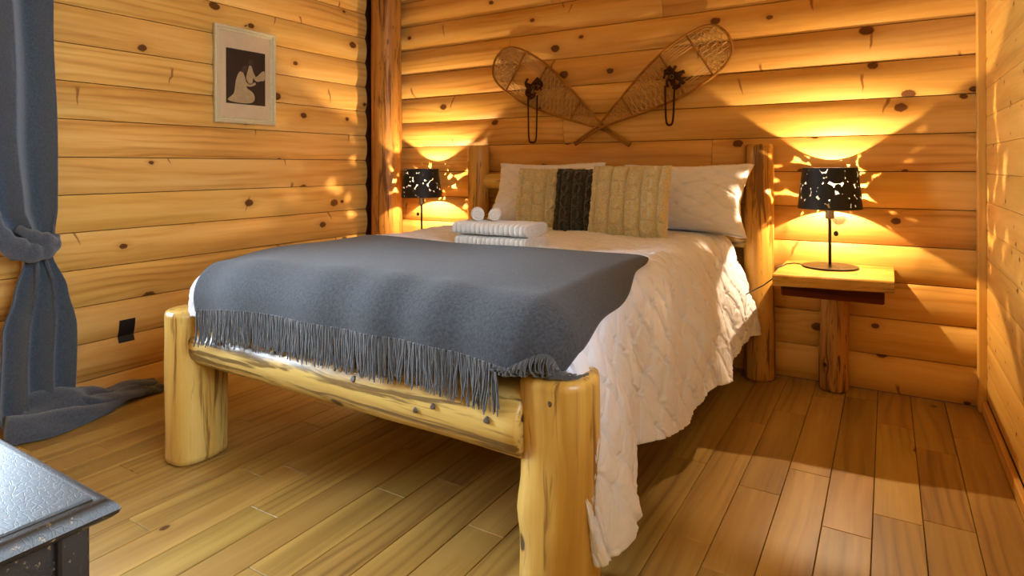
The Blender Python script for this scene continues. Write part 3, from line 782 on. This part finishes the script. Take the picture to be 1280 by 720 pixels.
# ------------------------------------------------------------------ lamps
M['black'] = plain('black_lamp_metal', '#0b0a09', .6, .0, .5)
M['bronze'] = plain('dark_bronze_metal', '#1d1710', .42, .3, .4)
M['brass'] = plain('brushed_socket', '#8a7a5c', .35, .9, .5)
def shade_mesh():
    rs = random.Random(5); Rt, Rb, Hh = .130, .152, .213; Rm = .141; Wd = 2*PI*Rm
    C = []
    def gap(x, z):
        g = min(z+.012, Hh+.012-z)
        for cx, cz, r in C:
            dx = abs(x-cx); dx = min(dx, Wd-dx); g = min(g, math.hypot(dx, z-cz)-r)
        return g
    for size, tries in ((.036, 1500), (.027, 1500), (.019, 2500), (.012, 4000), (.007, 6000)):
        for _ in range(tries):
            x, z = rs.uniform(0, Wd), rs.uniform(0, Hh); g = gap(x, z)
            if g >= size: C.append((x, z, min(g, size*1.35)))
    NU, NV = 460, 112; A = np.zeros((NV, NU), bool)
    xs = (np.arange(NU)+.5)/NU*Wd; zs = (np.arange(NV)+.5)/NV*Hh; XX, ZZ = np.meshgrid(xs, zs)
    A |= (ZZ < .006) | (ZZ > Hh-.006)
    for cx, cz, r in C:
        dx = np.abs(XX-cx); dx = np.minimum(dx, Wd-dx); A |= (dx**2+(ZZ-cz)**2) < (r+.0027)**2
    v = []; f = []
    for th in (0., .0012):
        for j in range(NV+1):
            z = Hh*j/NV; r = Rb+(Rt-Rb)*j/NV-th
            for i in range(NU): g = 2*PI*i/NU; v.append((r*math.cos(g), r*math.sin(g), z))
    n = NU*(NV+1)
    for j in range(NV):
        for i in range(NU):
            if A[j, i]:
                k = (i+1) % NU; q = (j*NU+i, j*NU+k, (j+1)*NU+k, (j+1)*NU+i); f.append(q); f.append(tuple(n+a for a in q[::-1]))
    me = mesh('lamp_shade', v, f, True); return me
SHADE = shade_mesh(); SHADE.materials.append(M['black'])
def bulb_mat():
    m, nt, B = new_mat('lit_bulb_glass'); T = NT(nt); nt.nodes.remove(B)
    tr = T.n('ShaderNodeBsdfTransparent'); em = T.n('ShaderNodeEmission'); em.inputs[0].default_value = (1, .72, .38, 1); em.inputs[1].default_value = 14.
    mx = T.n('ShaderNodeMixShader'); mx.inputs[0].default_value = .35; T.l(tr.outputs[0], mx.inputs[1]); T.l(em.outputs[0], mx.inputs[2])
    T.l(mx.outputs[0], nt.nodes['Material Output'].inputs[0]); return m
M['bulb'] = bulb_mat()
def lamp(x, y, z, label, cord, rad, spin, ball):
    root = empty('table_lamp', (x, y, z), label, 'lamp', None)
    s = MB(); s.lathe((0, 0, 0), [(.128, 0), (.135, .004), (.133, .009), (.05, .013), (.012, .016)], 40); s.obj('base', M['bronze'], root)
    s = MB(); s.lathe((0, 0, 0), [(.0075, .014), (.0075, .25), (.0085, .252), (.0085, .258)], 14); s.obj('stem', M['black'], root)
    s = MB(); s.lathe((0, 0, 0), [(.011, .252), (.021, .256), (.021, .300), (.016, .304), (.016, .335), (.018, .337), (.018, .345)], 20); s.obj('socket', M['brass'], root)
    s = MB(); s.lathe((0, 0, 0), [(.012, .345), (.015, .36), (.024, .385), (.028, .41), (.024, .432), (.012, .445), (.003, .448)], 20); s.obj('bulb', M['bulb'], root)
    sh = bpy.data.objects.new('lamp_shade', SHADE); link(sh, root); sh.location = (0, 0, .308); sh.rotation_euler[2] = spin
    s = MB()
    for k in range(3):
        g = 2*PI*k/3+.4; s.tube([(.016*math.cos(g), .016*math.sin(g), .338), (.1475*math.cos(g), .1475*math.sin(g), .338)], .0015, 6)
    s.tube([(.0165*math.cos(2*PI*k/20), .0165*math.sin(2*PI*k/20), .338) for k in range(20)], .002, 6, closed=True)
    s.obj('shade_ring', M['black'], root)
    s = MB(); bx_, by_ = ball; s.tube([(bx_*.6, by_*.6, .26), (bx_, by_, .255), (bx_, by_, .192)], .0012, 5)
    pc = s.obj('pull_chain', M['brass'], root)
    s = MB(); s.lathe((bx_, by_, .180), [(.003, .014), (.009, .010), (.012, .0), (.009, -.010), (.003, -.013)][::-1], 14); q = s.obj('pull_ball', M['black'], pc); q.location = (0, 0, 0)
    s = MB((x, y, z)); s.tube(cord, .0032, 7); s.obj('cord', M['black'], root)
    d = bpy.data.lights.new('bulb_light', 'POINT'); d.energy = LAMP_W; d.color = LAMP_COL; d.shadow_soft_size = rad
    l = bpy.data.objects.new('bulb_light', d); link(l, root); l.location = (0, 0, .412)
    return root
cord_r = [(-.39, 3.60, .676), (-.43, 3.63, .675), (-.462, 3.58, .675), (-.472, 3.50, .675), (-.487, 3.44, .672), (-.492, 3.42, .655), (-.510, 3.42, .615), (-.555, 3.43, .575), (-.60, 3.46, .545), (-.66, 3.52, .50), (-.70, 3.60, .42)]
lamp(-.256, 3.60, .67, 'lit table lamp with black perforated shade on the nightstand by the board wall', cord_r, .006, 0.3, (.030, -.018))
cord_l = [(-2.98, 3.72, .676), (-2.98, 3.77, .676), (-2.99, 3.779, .66), (-2.99, 3.779, .35)]
lamp(-2.985, 3.575, .67, 'lit table lamp with black perforated shade between corner post and bed', cord_l, .010, 2.5, (-.026, -.012))

# ------------------------------------------------------------------ picture on the left wall
M['frame'] = plain('cream_weathered_paint', '#cbbf97', .6, col2='#b0a379', cscale=60., bump=(80, .3, .002))
M['mat_board'] = plain('aged_mat_board', '#c2ad88', .85, col2='#b59f7a')
M['print_bg'] = plain('sepia_dark_print', '#1c140e', .5, col2='#2e2117', cscale=9.)
M['print_fig'] = plain('sepia_pale_print', '#b39d72', .6, col2='#86714a', cscale=30.)
M['print_mid'] = plain('sepia_mid_print', '#4a3626', .6, col2='#2d2017', cscale=30.)
def picture(y0, y1, z0, z1):
    x = XL+.026; org = (x, (y0+y1)/2, z0)
    root = empty('framed_picture', org, 'sepia print of a kneeling figure in a cream wooden frame on the wall', 'picture')
    fw, ft = .036, .024
    def rail(p, q, inn_p, inn_q, outn):
        # mitred moulding between outer corners p,q with inner corners
        s = MB(org); v = []
        for (oy, oz), (iy, iz) in ((p, inn_p), (q, inn_q)):
            for t, h in ((0, 0), (0, .8), (.18, 1), (.45, .85), (.55, .55), (.85, .5), (1, .25), (1, 0)):
                v.append((x+h*ft, oy+(iy-oy)*t, oz+(iz-oz)*t))
        f = [(k, (k+1) % 8, 8+(k+1) % 8, 8+k) for k in range(8)]+[tuple(range(8))[::-1], tuple(8+k for k in range(8))]
        s.add(v, f); return s.obj('frame_rail', M['frame'], root, angle=30)
    o_ = [(y0, z0), (y1, z0), (y1, z1), (y0, z1)]; i_ = [(y0+fw, z0+fw), (y1-fw, z0+fw), (y1-fw, z1-fw), (y0+fw, z1-fw)]
    for k in range(4): rail(o_[k], o_[(k+1) % 4], i_[k], i_[(k+1) % 4], None)
    s = MB(org); s.box((x+.004, (y0+y1)/2, (z0+z1)/2), (.004, y1-y0-2*fw+.01, z1-z0-2*fw+.01)); s.obj('mat_board', M['mat_board'], root, smooth=False)
    W, H = y1-y0, z1-z0; py0, py1, pz0, pz1 = y0+.185*W, y0+.83*W, z0+.205*H, z0+.775*H
    s = MB(org); s.box((x+.0065, (py0+py1)/2, (pz0+pz1)/2), (.001, py1-py0, pz1-pz0)); pr_ = s.obj('print', M['print_bg'], root, smooth=False)
    def blob(pts, mat, d):
        s = MB(); m_ = [(py0+(py1-py0)*a, pz0+(pz1-pz0)*b) for a, b in pts]
        # smooth closed outline
        out = []
        for k in range(len(m_)):
            p0, p1, p2, p3 = m_[k-1], m_[k], m_[(k+1) % len(m_)], m_[(k+2) % len(m_)]
            for t in (0, .25, .5, .75):
                out.append(tuple(.5*((2*p1[i])+(-p0[i]+p2[i])*t+(2*p0[i]-5*p1[i]+4*p2[i]-p3[i])*t*t+(-p0[i]+3*p1[i]-3*p2[i]+p3[i])*t**3) for i in (0, 1)))
        n = len(out); v = [(x+.007-org[0], a-org[1], b-org[2]) for a, b in out]+[(x+.007+d-org[0], a-org[1], b-org[2]) for a, b in out]
        f = [tuple(n+k for k in range(n))]+[(k, (k+1) % n, n+(k+1) % n, n+k) for k in range(n)]
        s.add(v, f); q = s.obj('printed_figure', mat, pr_, smooth=False); q.location = (0, 0, 0)
    blob([(.04, .07), (.18, .03), (.45, .02), (.66, .05), (.72, .14), (.66, .24), (.52, .31), (.50, .42), (.46, .52), (.40, .60), (.32, .58), (.25, .46), (.22, .33), (.18, .18)], M['print_fig'], .0004)   # seated gown
    blob([(.36, .60), (.40, .67), (.47, .72), (.54, .70), (.53, .64), (.46, .59)], M['print_mid'], .0006)                                               # bowed head
    blob([(.50, .50), (.55, .66), (.58, .73), (.64, .72), (.68, .62), (.75, .52), (.68, .50), (.66, .42), (.57, .40)], M['print_fig'], .0005)            # small figure
    blob([(.57, .74), (.57, .82), (.63, .85), (.68, .80), (.66, .74)], M['print_mid'], .0006)
    blob([(.70, .50), (.80, .56), (.90, .64), (.98, .66), (.98, .50), (.88, .47), (.78, .45)], M['print_fig'], .0004)                                     # flowers and arm
    blob([(.48, .42), (.60, .38), (.72, .43), (.74, .39), (.60, .34), (.48, .36)], M['print_fig'], .0006)
    s = MB(); s.tube([(.0, 0, z1-z0+.022), (.018, 0, z1-z0+.024)], .004, 8); s.obj('nail', M['bronze'], root)
picture(2.268, 2.708, 1.487, 2.100)

# outlet opening in the left wall: a black box whose rim follows the siding
M['outlet'] = plain('black_plastic', '#060607', .6)
s = MB((XL, 1.762, .25)); v = []; f = []
zz = [.252, .272, .2855, .288, .30, .33, .355, .376]
for z in zz:
    q = ((z-.0915) % SP)/SP*2-1; b = .021*(1-abs(q)**2.2)+.0035
    for y in (1.722, 1.804): v.append((XL+b, y, z))
    for y in (1.722, 1.804): v.append((XL+.001, y, z))
for i in range(len(zz)-1):
    a, b = i*4, i*4+4; f += [(a, a+1, b+1, b), (a+1, a+3, b+3, b+1), (a+3, a+2, b+2, b+3), (a+2, a, b, b+2)]
f += [(0, 2, 3, 1), (len(zz)*4-4, len(zz)*4-3, len(zz)*4-1, len(zz)*4-2)]
s.add(v, f); tag(s.obj('outlet_box', M['outlet'], angle=20), 'black outlet box let into the siding near the floor by the curtain', 'outlet')

# ------------------------------------------------------------------ snowshoes
M['ash'] = wood('varnished_ash', 'X', 'Z', light='#a8762f', mid='#936323', dark='#6e4717', kthr=1.1, third=1., rough=.35)
M['rawhide'] = plain('rawhide_lacing', '#c8a566', .5, col2='#9a7640', cscale=40.)
M['leather'] = plain('dark_leather', '#2c170a', .85, 0., .15, col2='#46290f', cscale=50., bump=(120, .3, .002))
YS = YB-.045
def inside(p, poly):
    c = False; n = len(poly)
    for i in range(n):
        a, b = poly[i], poly[i-1]
        if (a[1] > p[1]) != (b[1] > p[1]) and p[0] < (b[0]-a[0])*(p[1]-a[1])/(b[1]-a[1])+a[0]: c = not c
    return c
def clip_seg(a, b, poly, n=60):
    """longest pieces of segment a-b that lie inside poly"""
    res = []; cur = None
    for i in range(n+1):
        p = (a[0]+(b[0]-a[0])*i/n, a[1]+(b[1]-a[1])*i/n)
        if inside(p, poly):
            if cur is None: cur = [p, p]
            cur[1] = p
        elif cur: res.append(cur); cur = None
    if cur: res.append(cur)
    return res
def snowshoe(toe, tail, width, yoff, label, flip, hang):
    """teardrop shoe in its wall plane; local axis runs toe -> tail"""
    toe = np.array(toe, float); tail = np.array(tail, float); L = np.linalg.norm(tail-toe); e = (tail-toe)/L; n = np.array((-e[1], e[0]))*flip
    y = YS-yoff; org = (toe[0]*.5+tail[0]*.5, y, tail[1])
    root = empty('snowshoe', org, label, 'snowshoe', 'crossed snowshoes on the wall')
    def W(s_, t_, dy=0.): p = toe+e*s_*L+n*t_*width; return (p[0], y+dy, p[1])
    half = [(0, 0), (.004, .12), (.02, .27), (.06, .40), (.13, .475), (.22, .50), (.32, .485), (.44, .41), (.56, .30), (.66, .195), (.74, .11), (.80, .055), (.85, .030), (.93, .026), (1.0, .026)]
    sp = spline([np.array(h_) for h_ in half], 5)
    lft = [(a, b) for a, b in sp]; rgt = [(a, -b) for a, b in sp]
    path = lft[::-1]+rgt[1:]
    s = MB(org); s.tube([W(a, b) for a, b in path], .0085, 8, up=(0, 1, 0)); s.obj('bent_frame', M['ash'], root)
    poly = path
    def wid(q):
        for k in range(len(sp)-1):
            if sp[k][0] <= q <= sp[k+1][0] and sp[k+1][0] > sp[k][0]:
                return sp[k][1]+(sp[k+1][1]-sp[k][1])*(q-sp[k][0])/(sp[k+1][0]-sp[k][0])
        return .03
    for q in (.165, .335, .625):
        b = wid(q); s = MB(org); s.tube([W(q, -b), W(q, b)], .0075, 8, flat=.7); s.obj('crossbar', M['ash'], root)
    # webbing in hexagon weave: three families of lacing
    s = MB(org)
    def lace(region, pitch, angs, r, hole=None):
        for ai, an in enumerate(angs):
            ca, sa = math.cos(an), math.sin(an); step = pitch
            k = -60
            while k <= 60:
                c0 = (.35+(-sa)*k*step/L, ca*k*step/width); k += 1
                d_ = (ca/L*.9, sa/width*.9)
                a = (c0[0]-d_[0], c0[1]-d_[1]); b = (c0[0]+d_[0], c0[1]+d_[1])
                for p, q in clip_seg(a, b, region, 90):
                    if abs(p[0]-q[0])*L+abs(p[1]-q[1])*width < .012: continue
                    m_ = 8; pts = []
                    for i in range(m_+1):
                        t = i/m_; pts.append(W(p[0]+(q[0]-p[0])*t, p[1]+(q[1]-p[1])*t, .0025*math.sin(i*2.1+ai*2.)))
                    s.tube(pts, r, 4, caps=False)
    lim = lambda a, b, hole=None: [(q, wid(q)*.985) for q in np.linspace(a, b, 22)]+[(q, -wid(q)*.985) for q in np.linspace(b, a, 22)]
    toe_r = lim(.012, .163); mid_r = lim(.337, .623); tail_r = lim(.627, .80)
    lace(toe_r, .029, (PI/3, -PI/3, 0.), .0028)
    lace(mid_r, .031, (PI/3, -PI/3, PI/2*.999), .0034)
    lace(tail_r, .022, (PI/3, -PI/3), .0026)
    # between the bars: lacing at both sides of the open toe hole
    for sg in (-1, 1):
        b0, b1 = wid(.167), wid(.333)
        for k in range(6):
            t = .46+.52*k/5; s.tube([W(.167, sg*b0*t), W(.25, sg*(wid(.25))*(t+.02)*.98), W(.333, sg*b1*t)], .0024, 4)
        s.tube([W(.25, sg*wid(.25)*.45), W(.25, sg*wid(.25)*.98)], .0024, 4)
    s.tube([W(.322, -wid(.322)*.98), W(.322, wid(.322)*.98)], .005, 6)
    tag(s.obj('webbing', M['rawhide'], root), 'pale rawhide lacing', kind='stuff')
    # leather binding: toe cap, cross straps and buckle over the back bar
    s = MB(org)
    for (a0, b0, a1, b1) in ((.305, -.30, .325, .16), (.27, -.10, .35, -.04)):
        p, q = W(a0, b0, -.010), W(a1, b1, -.012); md = ((p[0]+q[0])/2, p[1]-.016, (p[2]+q[2])/2)
        s.tube(spline([p, md, q], 5), .012, 8, flat=.35, up=(0, 1, 0))
    rb = random.Random(3)
    for k in range(12):
        a_, b_ = .325+rb.uniform(-.035, .04), -.08+rb.uniform(-.16, .14); g = rb.uniform(0, 6.28); r_ = rb.uniform(.012, .032); sw = rb.uniform(1.2, 3.6)
        c = W(a_, b_, -.012-.012*rb.random())
        s.tube(spline([(c[0]+r_*math.cos(g+sw*t), c[1]-.008*math.sin(PI*t), c[2]+r_*1.2*math.sin(g+sw*t)) for t in (0, .33, .66, 1)], 4), rb.uniform(.006, .010), 7, flat=.4, up=(0, 1, 0))
    bind = s.obj('leather_binding', M['leather'], root)
    c = W(.335, -.06, -.034); s = MB(org); s.tube([(c[0]+.011*math.cos(g), c[1], c[2]+.013*math.sin(g)) for g in np.linspace(0, 2*PI, 12, endpoint=False)], .0022, 6, closed=True)
    q = s.obj('buckle', M['brass'], bind); q.location = (0, 0, 0)
    (hx0, hz0), (hx1, hz1), hb = hang
    s = MB(org); pts = spline([(hx0, y-.020, hz0), (hx0+.003, y-.024, hz0*.5+hb*.5), (hx0+.008, y-.024, hb+.02), ((hx0+hx1)/2, y-.024, hb), (hx1-.008, y-.024, hb+.02), (hx1, y-.024, hz1*.5+hb*.5), (hx1+.002, y-.020, hz1)], 5)
    s.tube(pts, .0065, 7, flat=.45, up=(0, 1, 0)); s.obj('hanging_strap', M['leather'], root)
    return root

snowshoe((-2.437, 1.992), (-1.410, 1.340), .325, .0, 'varnished wooden snowshoe with toe towards the corner post, on the log wall', 1, ((-2.152, 1.70), (-2.081, 1.70), 1.374))
snowshoe((-.795, 1.973), (-1.794, 1.354), .315, .022, 'varnished wooden snowshoe with toe towards the board wall, on the log wall', -1, ((-1.165, 1.70), (-1.11, 1.70), 1.455))

# ------------------------------------------------------------------ black chest in the foreground
def chest_mat():
    m, nt, B = new_mat('distressed_black_paint'); T = NT(nt); tc = T.n('ShaderNodeTexCoord'); ob = tc.outputs['Object']
    chips = T.smooth(T.noise(ob, 26., 5, .7), .70, .72); big = T.smooth(T.noise(ob, 3.5, 2), .48, .62)
    geo = T.n('ShaderNodeNewGeometry'); edge = T.smooth(geo.outputs['Pointiness'], .53, .60)
    worn = T.math('MULTIPLY', edge, T.smooth(T.noise(ob, 70., 4, .7), .60, .64))
    k = T.math('MAXIMUM', T.math('MULTIPLY', chips, T.math('MULTIPLY', big, .8)), worn)
    T.l(T.mix(k, lin('#0e0f12'), lin('#7d6a4a')), B.inputs['Base Color'])
    B.inputs['Roughness'].default_value = .50; B.inputs['Specular IOR Level'].default_value = .9
    vo = T.n('ShaderNodeTexVoronoi', feature='DISTANCE_TO_EDGE'); vo.inputs['Scale'].default_value = 1.
    T.l(T.vmath('MULTIPLY', ob, (70., 110., 60.)), vo.inputs['Vector'])
    crack = T.smooth(vo.outputs['Distance'], .0, .10)
    T.bump(T.math('ADD', T.math('MULTIPLY', crack, .5), T.math('ADD', T.math('MULTIPLY', T.noise(ob, 60., 4, .6), .9), T.math('MULTIPLY', k, -.5))), .35, .0007, B)
    return m
M['chest'] = chest_mat()
CX1, CY1, CZ = -1.072, .522, .664; CX0, CY0 = -2.02, .02
org = ((CX0+CX1)/2, (CY0+CY1)/2, 0)
chest = empty('black_chest', org, 'black painted chest with chipped edges standing before the curtain', 'chest')
# top: bullnose board with a raised field
s = MB(org)
ring = [(.000, -.020), (.004, -.012), (.010, -.005), (.017, -.0015), (.026, 0), (.030, .0), (.031, .0035), (.036, .0045)]
low = [(.030, -.040), (.020, -.038), (.010, -.033), (.003, -.027)]
v = []; f = []; prof = low+ring
for d_, z in prof:
    v += [(CX0+d_, CY0+d_, CZ+z), (CX1-d_, CY0+d_, CZ+z), (CX1-d_, CY1-d_, CZ+z), (CX0+d_, CY1-d_, CZ+z)]
for i in range(len(prof)-1):
    for k in range(4): l = (k+1) % 4; f.append((i*4+k, i*4+l, i*4+4+l, i*4+4+k))
f.append((0, 3, 2, 1)); m_ = (len(prof)-1)*4; f.append((m_, m_+1, m_+2, m_+3))
s.add(v, f); s.obj('top', M['chest'], chest, angle=25)
IN = .032; bx0, bx1, by0, by1, bz = CX0+IN, CX1-IN, CY0+IN, CY1-IN, CZ-.040
s = MB(org); s.box(((bx0+bx1)/2, (by0+by1)/2, (bz+.06)/2), (bx1-bx0-.03, by1-by0-.03, bz-.06)); s.obj('carcass', M['chest'], chest, smooth=False)
for x in (bx0+.022, bx1-.022):
    for y in (by0+.022, by1-.022):
        s = MB(org); s.box((x, y, bz/2), (.044, .044, bz), .004); s.obj('corner_post', M['chest'], chest, angle=25)
for y in (by0+.010, by1-.010):
    s = MB(org); s.box(((bx0+bx1)/2, y, bz-.03), (bx1-bx0-.088, .02, .05), .003); s.obj('top_rail', M['chest'], chest, angle=25)
    s = MB(org); s.box(((bx0+bx1)/2, y, .09), (bx1-bx0-.088, .02, .07), .003); s.obj('bottom_rail', M['chest'], chest, angle=25)
for k in range(2):
    s = MB(org); zc = .125+.0+(bz-.055-.125)*(k+.5)/2; s.box(((bx0+bx1)/2, by1-.004, zc), (bx1-bx0-.10, .022, (bz-.055-.125)/2-.008), .004); dr = s.obj('drawer', M['chest'], chest, angle=25)
    for q in (-.22, .22):
        s = MB(org); c = ((bx0+bx1)/2+q, by1+.007, zc); s.tube([c, (c[0], c[1]+.012, c[2]), (c[0], c[1]+.022, c[2])], [.006, .008, .015], 12); kn = s.obj('knob', M['bronze'], dr); kn.location = (0, 0, 0)
for x in (bx0+.010, bx1-.010):
    s = MB(org); s.box((x, (by0+by1)/2, .09), (.02, by1-by0-.088, .07), .003); s.obj('bottom_rail', M['chest'], chest, angle=25)

# ------------------------------------------------------------------ curtain tied back at the side window
def translucent(m, fac, col):
    nt = m.node_tree; T = NT(nt); B = nt.nodes['Principled BSDF']; tl = T.n('ShaderNodeBsdfTranslucent'); tl.inputs[0].default_value = lin(col)
    mx = T.n('ShaderNodeMixShader'); mx.inputs[0].default_value = fac; T.l(B.outputs[0], mx.inputs[1]); T.l(tl.outputs[0], mx.inputs[2]); T.l(mx.outputs[0], nt.nodes['Material Output'].inputs[0]); return m
M['curtain'] = cloth_mat('blue_grey_wool', '#1e2227', '#646c78', fine=240., st=.7, di=.005, sheen=.4); translucent(M['curtain'], .25, '#5f6a78')
cur = empty('curtain', (-3.43, 1.25, 0), 'grey wool curtain tied back low, its hem pooling on the floor', 'curtain')
co = (-3.43, 1.25, 0)
def lerp_tab(tab, z):
    for (z0, *a), (z1, *b) in zip(tab, tab[1:]):
        if z0 <= z <= z1:
            t = (z-z0)/(z1-z0); t = t*t*(3-2*t); return [p+(q-p)*t for p, q in zip(a, b)]
    return list(tab[0][1:] if z < tab[0][0] else tab[-1][1:])
# z: left edge y, right edge y, fold depth, plane x
UP = [(.80, 1.235, 1.335, .018, -3.40), (.90, 1.185, 1.362, .040, -3.40), (1.02, 1.12, 1.383, .055, -3.41), (1.4, 1.09, 1.388, .060, -3.42), (2.36, 1.07, 1.385, .060, -3.435)]
def upper(i, j):
    z = .80+1.56*j; y0, y1, A, x0 = lerp_tab(UP, z)
    ph = 2*PI*(2.2*i+.10*math.sin(j*2.5))+1.9+.7*math.sin(2*PI*i)
    return (x0+A*math.sin(ph)+.010*math.sin(z*7+i*5), y0+(y1-y0)*i+.010*math.cos(ph), z)
def sheet(fn, nu, nv, name, thick=.006):
    P = np.array([[fn(i/(nu-1), j/(nv-1)) for i in range(nu)] for j in range(nv)])
    N = np.cross(np.gradient(P, axis=1), np.gradient(P, axis=0)); N /= np.linalg.norm(N, axis=2, keepdims=True)+1e-9
    v, f = to_sheet(P, N, thick); s = MB(co); s.add(v, f); return s.obj(name, M['curtain'], cur, angle=None)
sheet(upper, 120, 70, 'upper_drape')
LO = [(.0, 1.13, 1.405, .045, -3.335), (.10, 1.13, 1.405, .048, -3.345), (.45, 1.16, 1.412, .045, -3.37), (.62, 1.205, 1.395, .035, -3.39), (.80, 1.245, 1.345, .018, -3.40)]
def lower(i, j):
    z = .015+.80*j; y0, y1, A, x0 = lerp_tab(LO, z)
    ph = 2*PI*(2.6*i+.10*math.sin(j*4.))+2.6
    fl = sstep(.12-z, 0, .12)
    return (x0+A*math.sin(ph)+.012*math.sin(z*9+i*4)+fl*(.06+.02*math.sin(i*9)), y0+(y1-y0)*i+.010*math.cos(ph)+fl*.05*i, z)
sheet(lower, 110, 60, 'lower_drape')
# swagged loop of cloth round the tie
s = MB(co)
def roll_tube(pts, rad, seg=18, k=0.):
    c = spline(pts, 7); n = len(c); rr = [np.interp(i/(n-1), np.linspace(0, 1, len(rad)), rad)*(1+.10*math.sin(i*1.1+k)) for i in range(n)]
    s.tube(c, rr, seg, up=(1, 0, 0))
roll_tube([(-3.39, 1.10, 1.02), (-3.355, 1.13, .90), (-3.335, 1.20, .835), (-3.335, 1.27, .815), (-3.355, 1.33, .835), (-3.39, 1.36, .88)], [.035, .045, .05, .042, .034, .018])
roll_tube([(-3.365, 1.20, .93), (-3.325, 1.25, .890), (-3.325, 1.305, .870), (-3.36, 1.345, .85)], [.016, .030, .032, .012], k=1.)
s.obj('swag', M['curtain'], cur, angle=None)
M['silver'] = plain('silver_ring', '#c9c4b6', .25, .9)
s = MB(co); s.tube([(-3.375+.062*math.cos(g), 1.292+.058*math.sin(g), .806+.030*math.sin(g)) for g in np.linspace(0, 2*PI, 32, endpoint=False)], .0035, 8, closed=True); s.obj('tie_ring', M['silver'], cur)
# pooled hem: soft rolls of cloth lying along the wall
s = MB(co)
def floor_roll(pts, rad, flat, k):
    c = spline([np.array(p) for p in pts], 9); n = len(c); rn = random.Random(int(k*10)); seg = 22; v = []; f = []
    for i in range(n):
        t = c[min(i+1, n-1)]-c[max(i-1, 0)]; t = t/np.linalg.norm(t); nn = np.array((t[1], -t[0], 0.)); nn /= np.linalg.norm(nn)
        q = i/(n-1); r = np.interp(q, np.linspace(0, 1, len(rad)), rad)
        if i in (0, n-1): r *= .35
        for m_ in range(seg):
            g = 2*PI*m_/seg; rr = r*(1+.16*math.sin(3*g+q*7+k)+.14*math.sin(q*19+2*g+k*2)+.10*nz(q*9+k, math.cos(g)*1.5, math.sin(g)*1.5))
            p = c[i]+nn*rr*math.cos(g)+np.array((0, 0, rr*math.sin(g)*flat)); p[2] = max(p[2], .003+.001*m_/seg); v.append(p)
    for i in range(n-1):
        for m_ in range(seg): l = (m_+1) % seg; f.append((i*seg+m_, i*seg+l, (i+1)*seg+l, (i+1)*seg+m_))
    f.append(tuple(range(seg))[::-1]); f.append(tuple((n-1)*seg+m_ for m_ in range(seg))); s.add(v, f)
floor_roll([(-3.36, 1.20, .06), (-3.34, 1.36, .075), (-3.37, 1.47, .060), (-3.40, 1.58, .038), (-3.39, 1.70, .048), (-3.385, 1.83, .040)], [.10, .095, .075, .050, .045, .028], .85, 1.)
floor_roll([(-3.29, 1.12, .04), (-3.25, 1.26, .045), (-3.245, 1.40, .036), (-3.29, 1.53, .034), (-3.335, 1.66, .036), (-3.35, 1.76, .032)], [.085, .075, .060, .050, .042, .026], .75, 2.3)
floor_roll([(-3.36, 1.40, .10), (-3.30, 1.45, .075), (-3.30, 1.54, .055), (-3.34, 1.64, .05), (-3.37, 1.74, .05)], [.05, .05, .042, .035, .02], .7, 3.7)
floor_roll([(-3.345, 1.70, .022), (-3.335, 1.78, .022), (-3.345, 1.845, .02)], [.025, .028, .02], .8, 4.9)
s.obj('pooled_hem', M['curtain'], cur, angle=None)
s = MB(co); s.tube([(-3.445, .02, 2.36), (-3.445, 1.48, 2.36)], .012, 12); rod = s.obj('curtain_rod', M['black'], cur)
for y in (.06, 1.44):
    s = MB(co); s.tube([(-3.445, y, 2.36), (-3.545, y, 2.36)], .008, 8); q = s.obj('rod_bracket', M['black'], rod); q.location = (0, 0, 0)
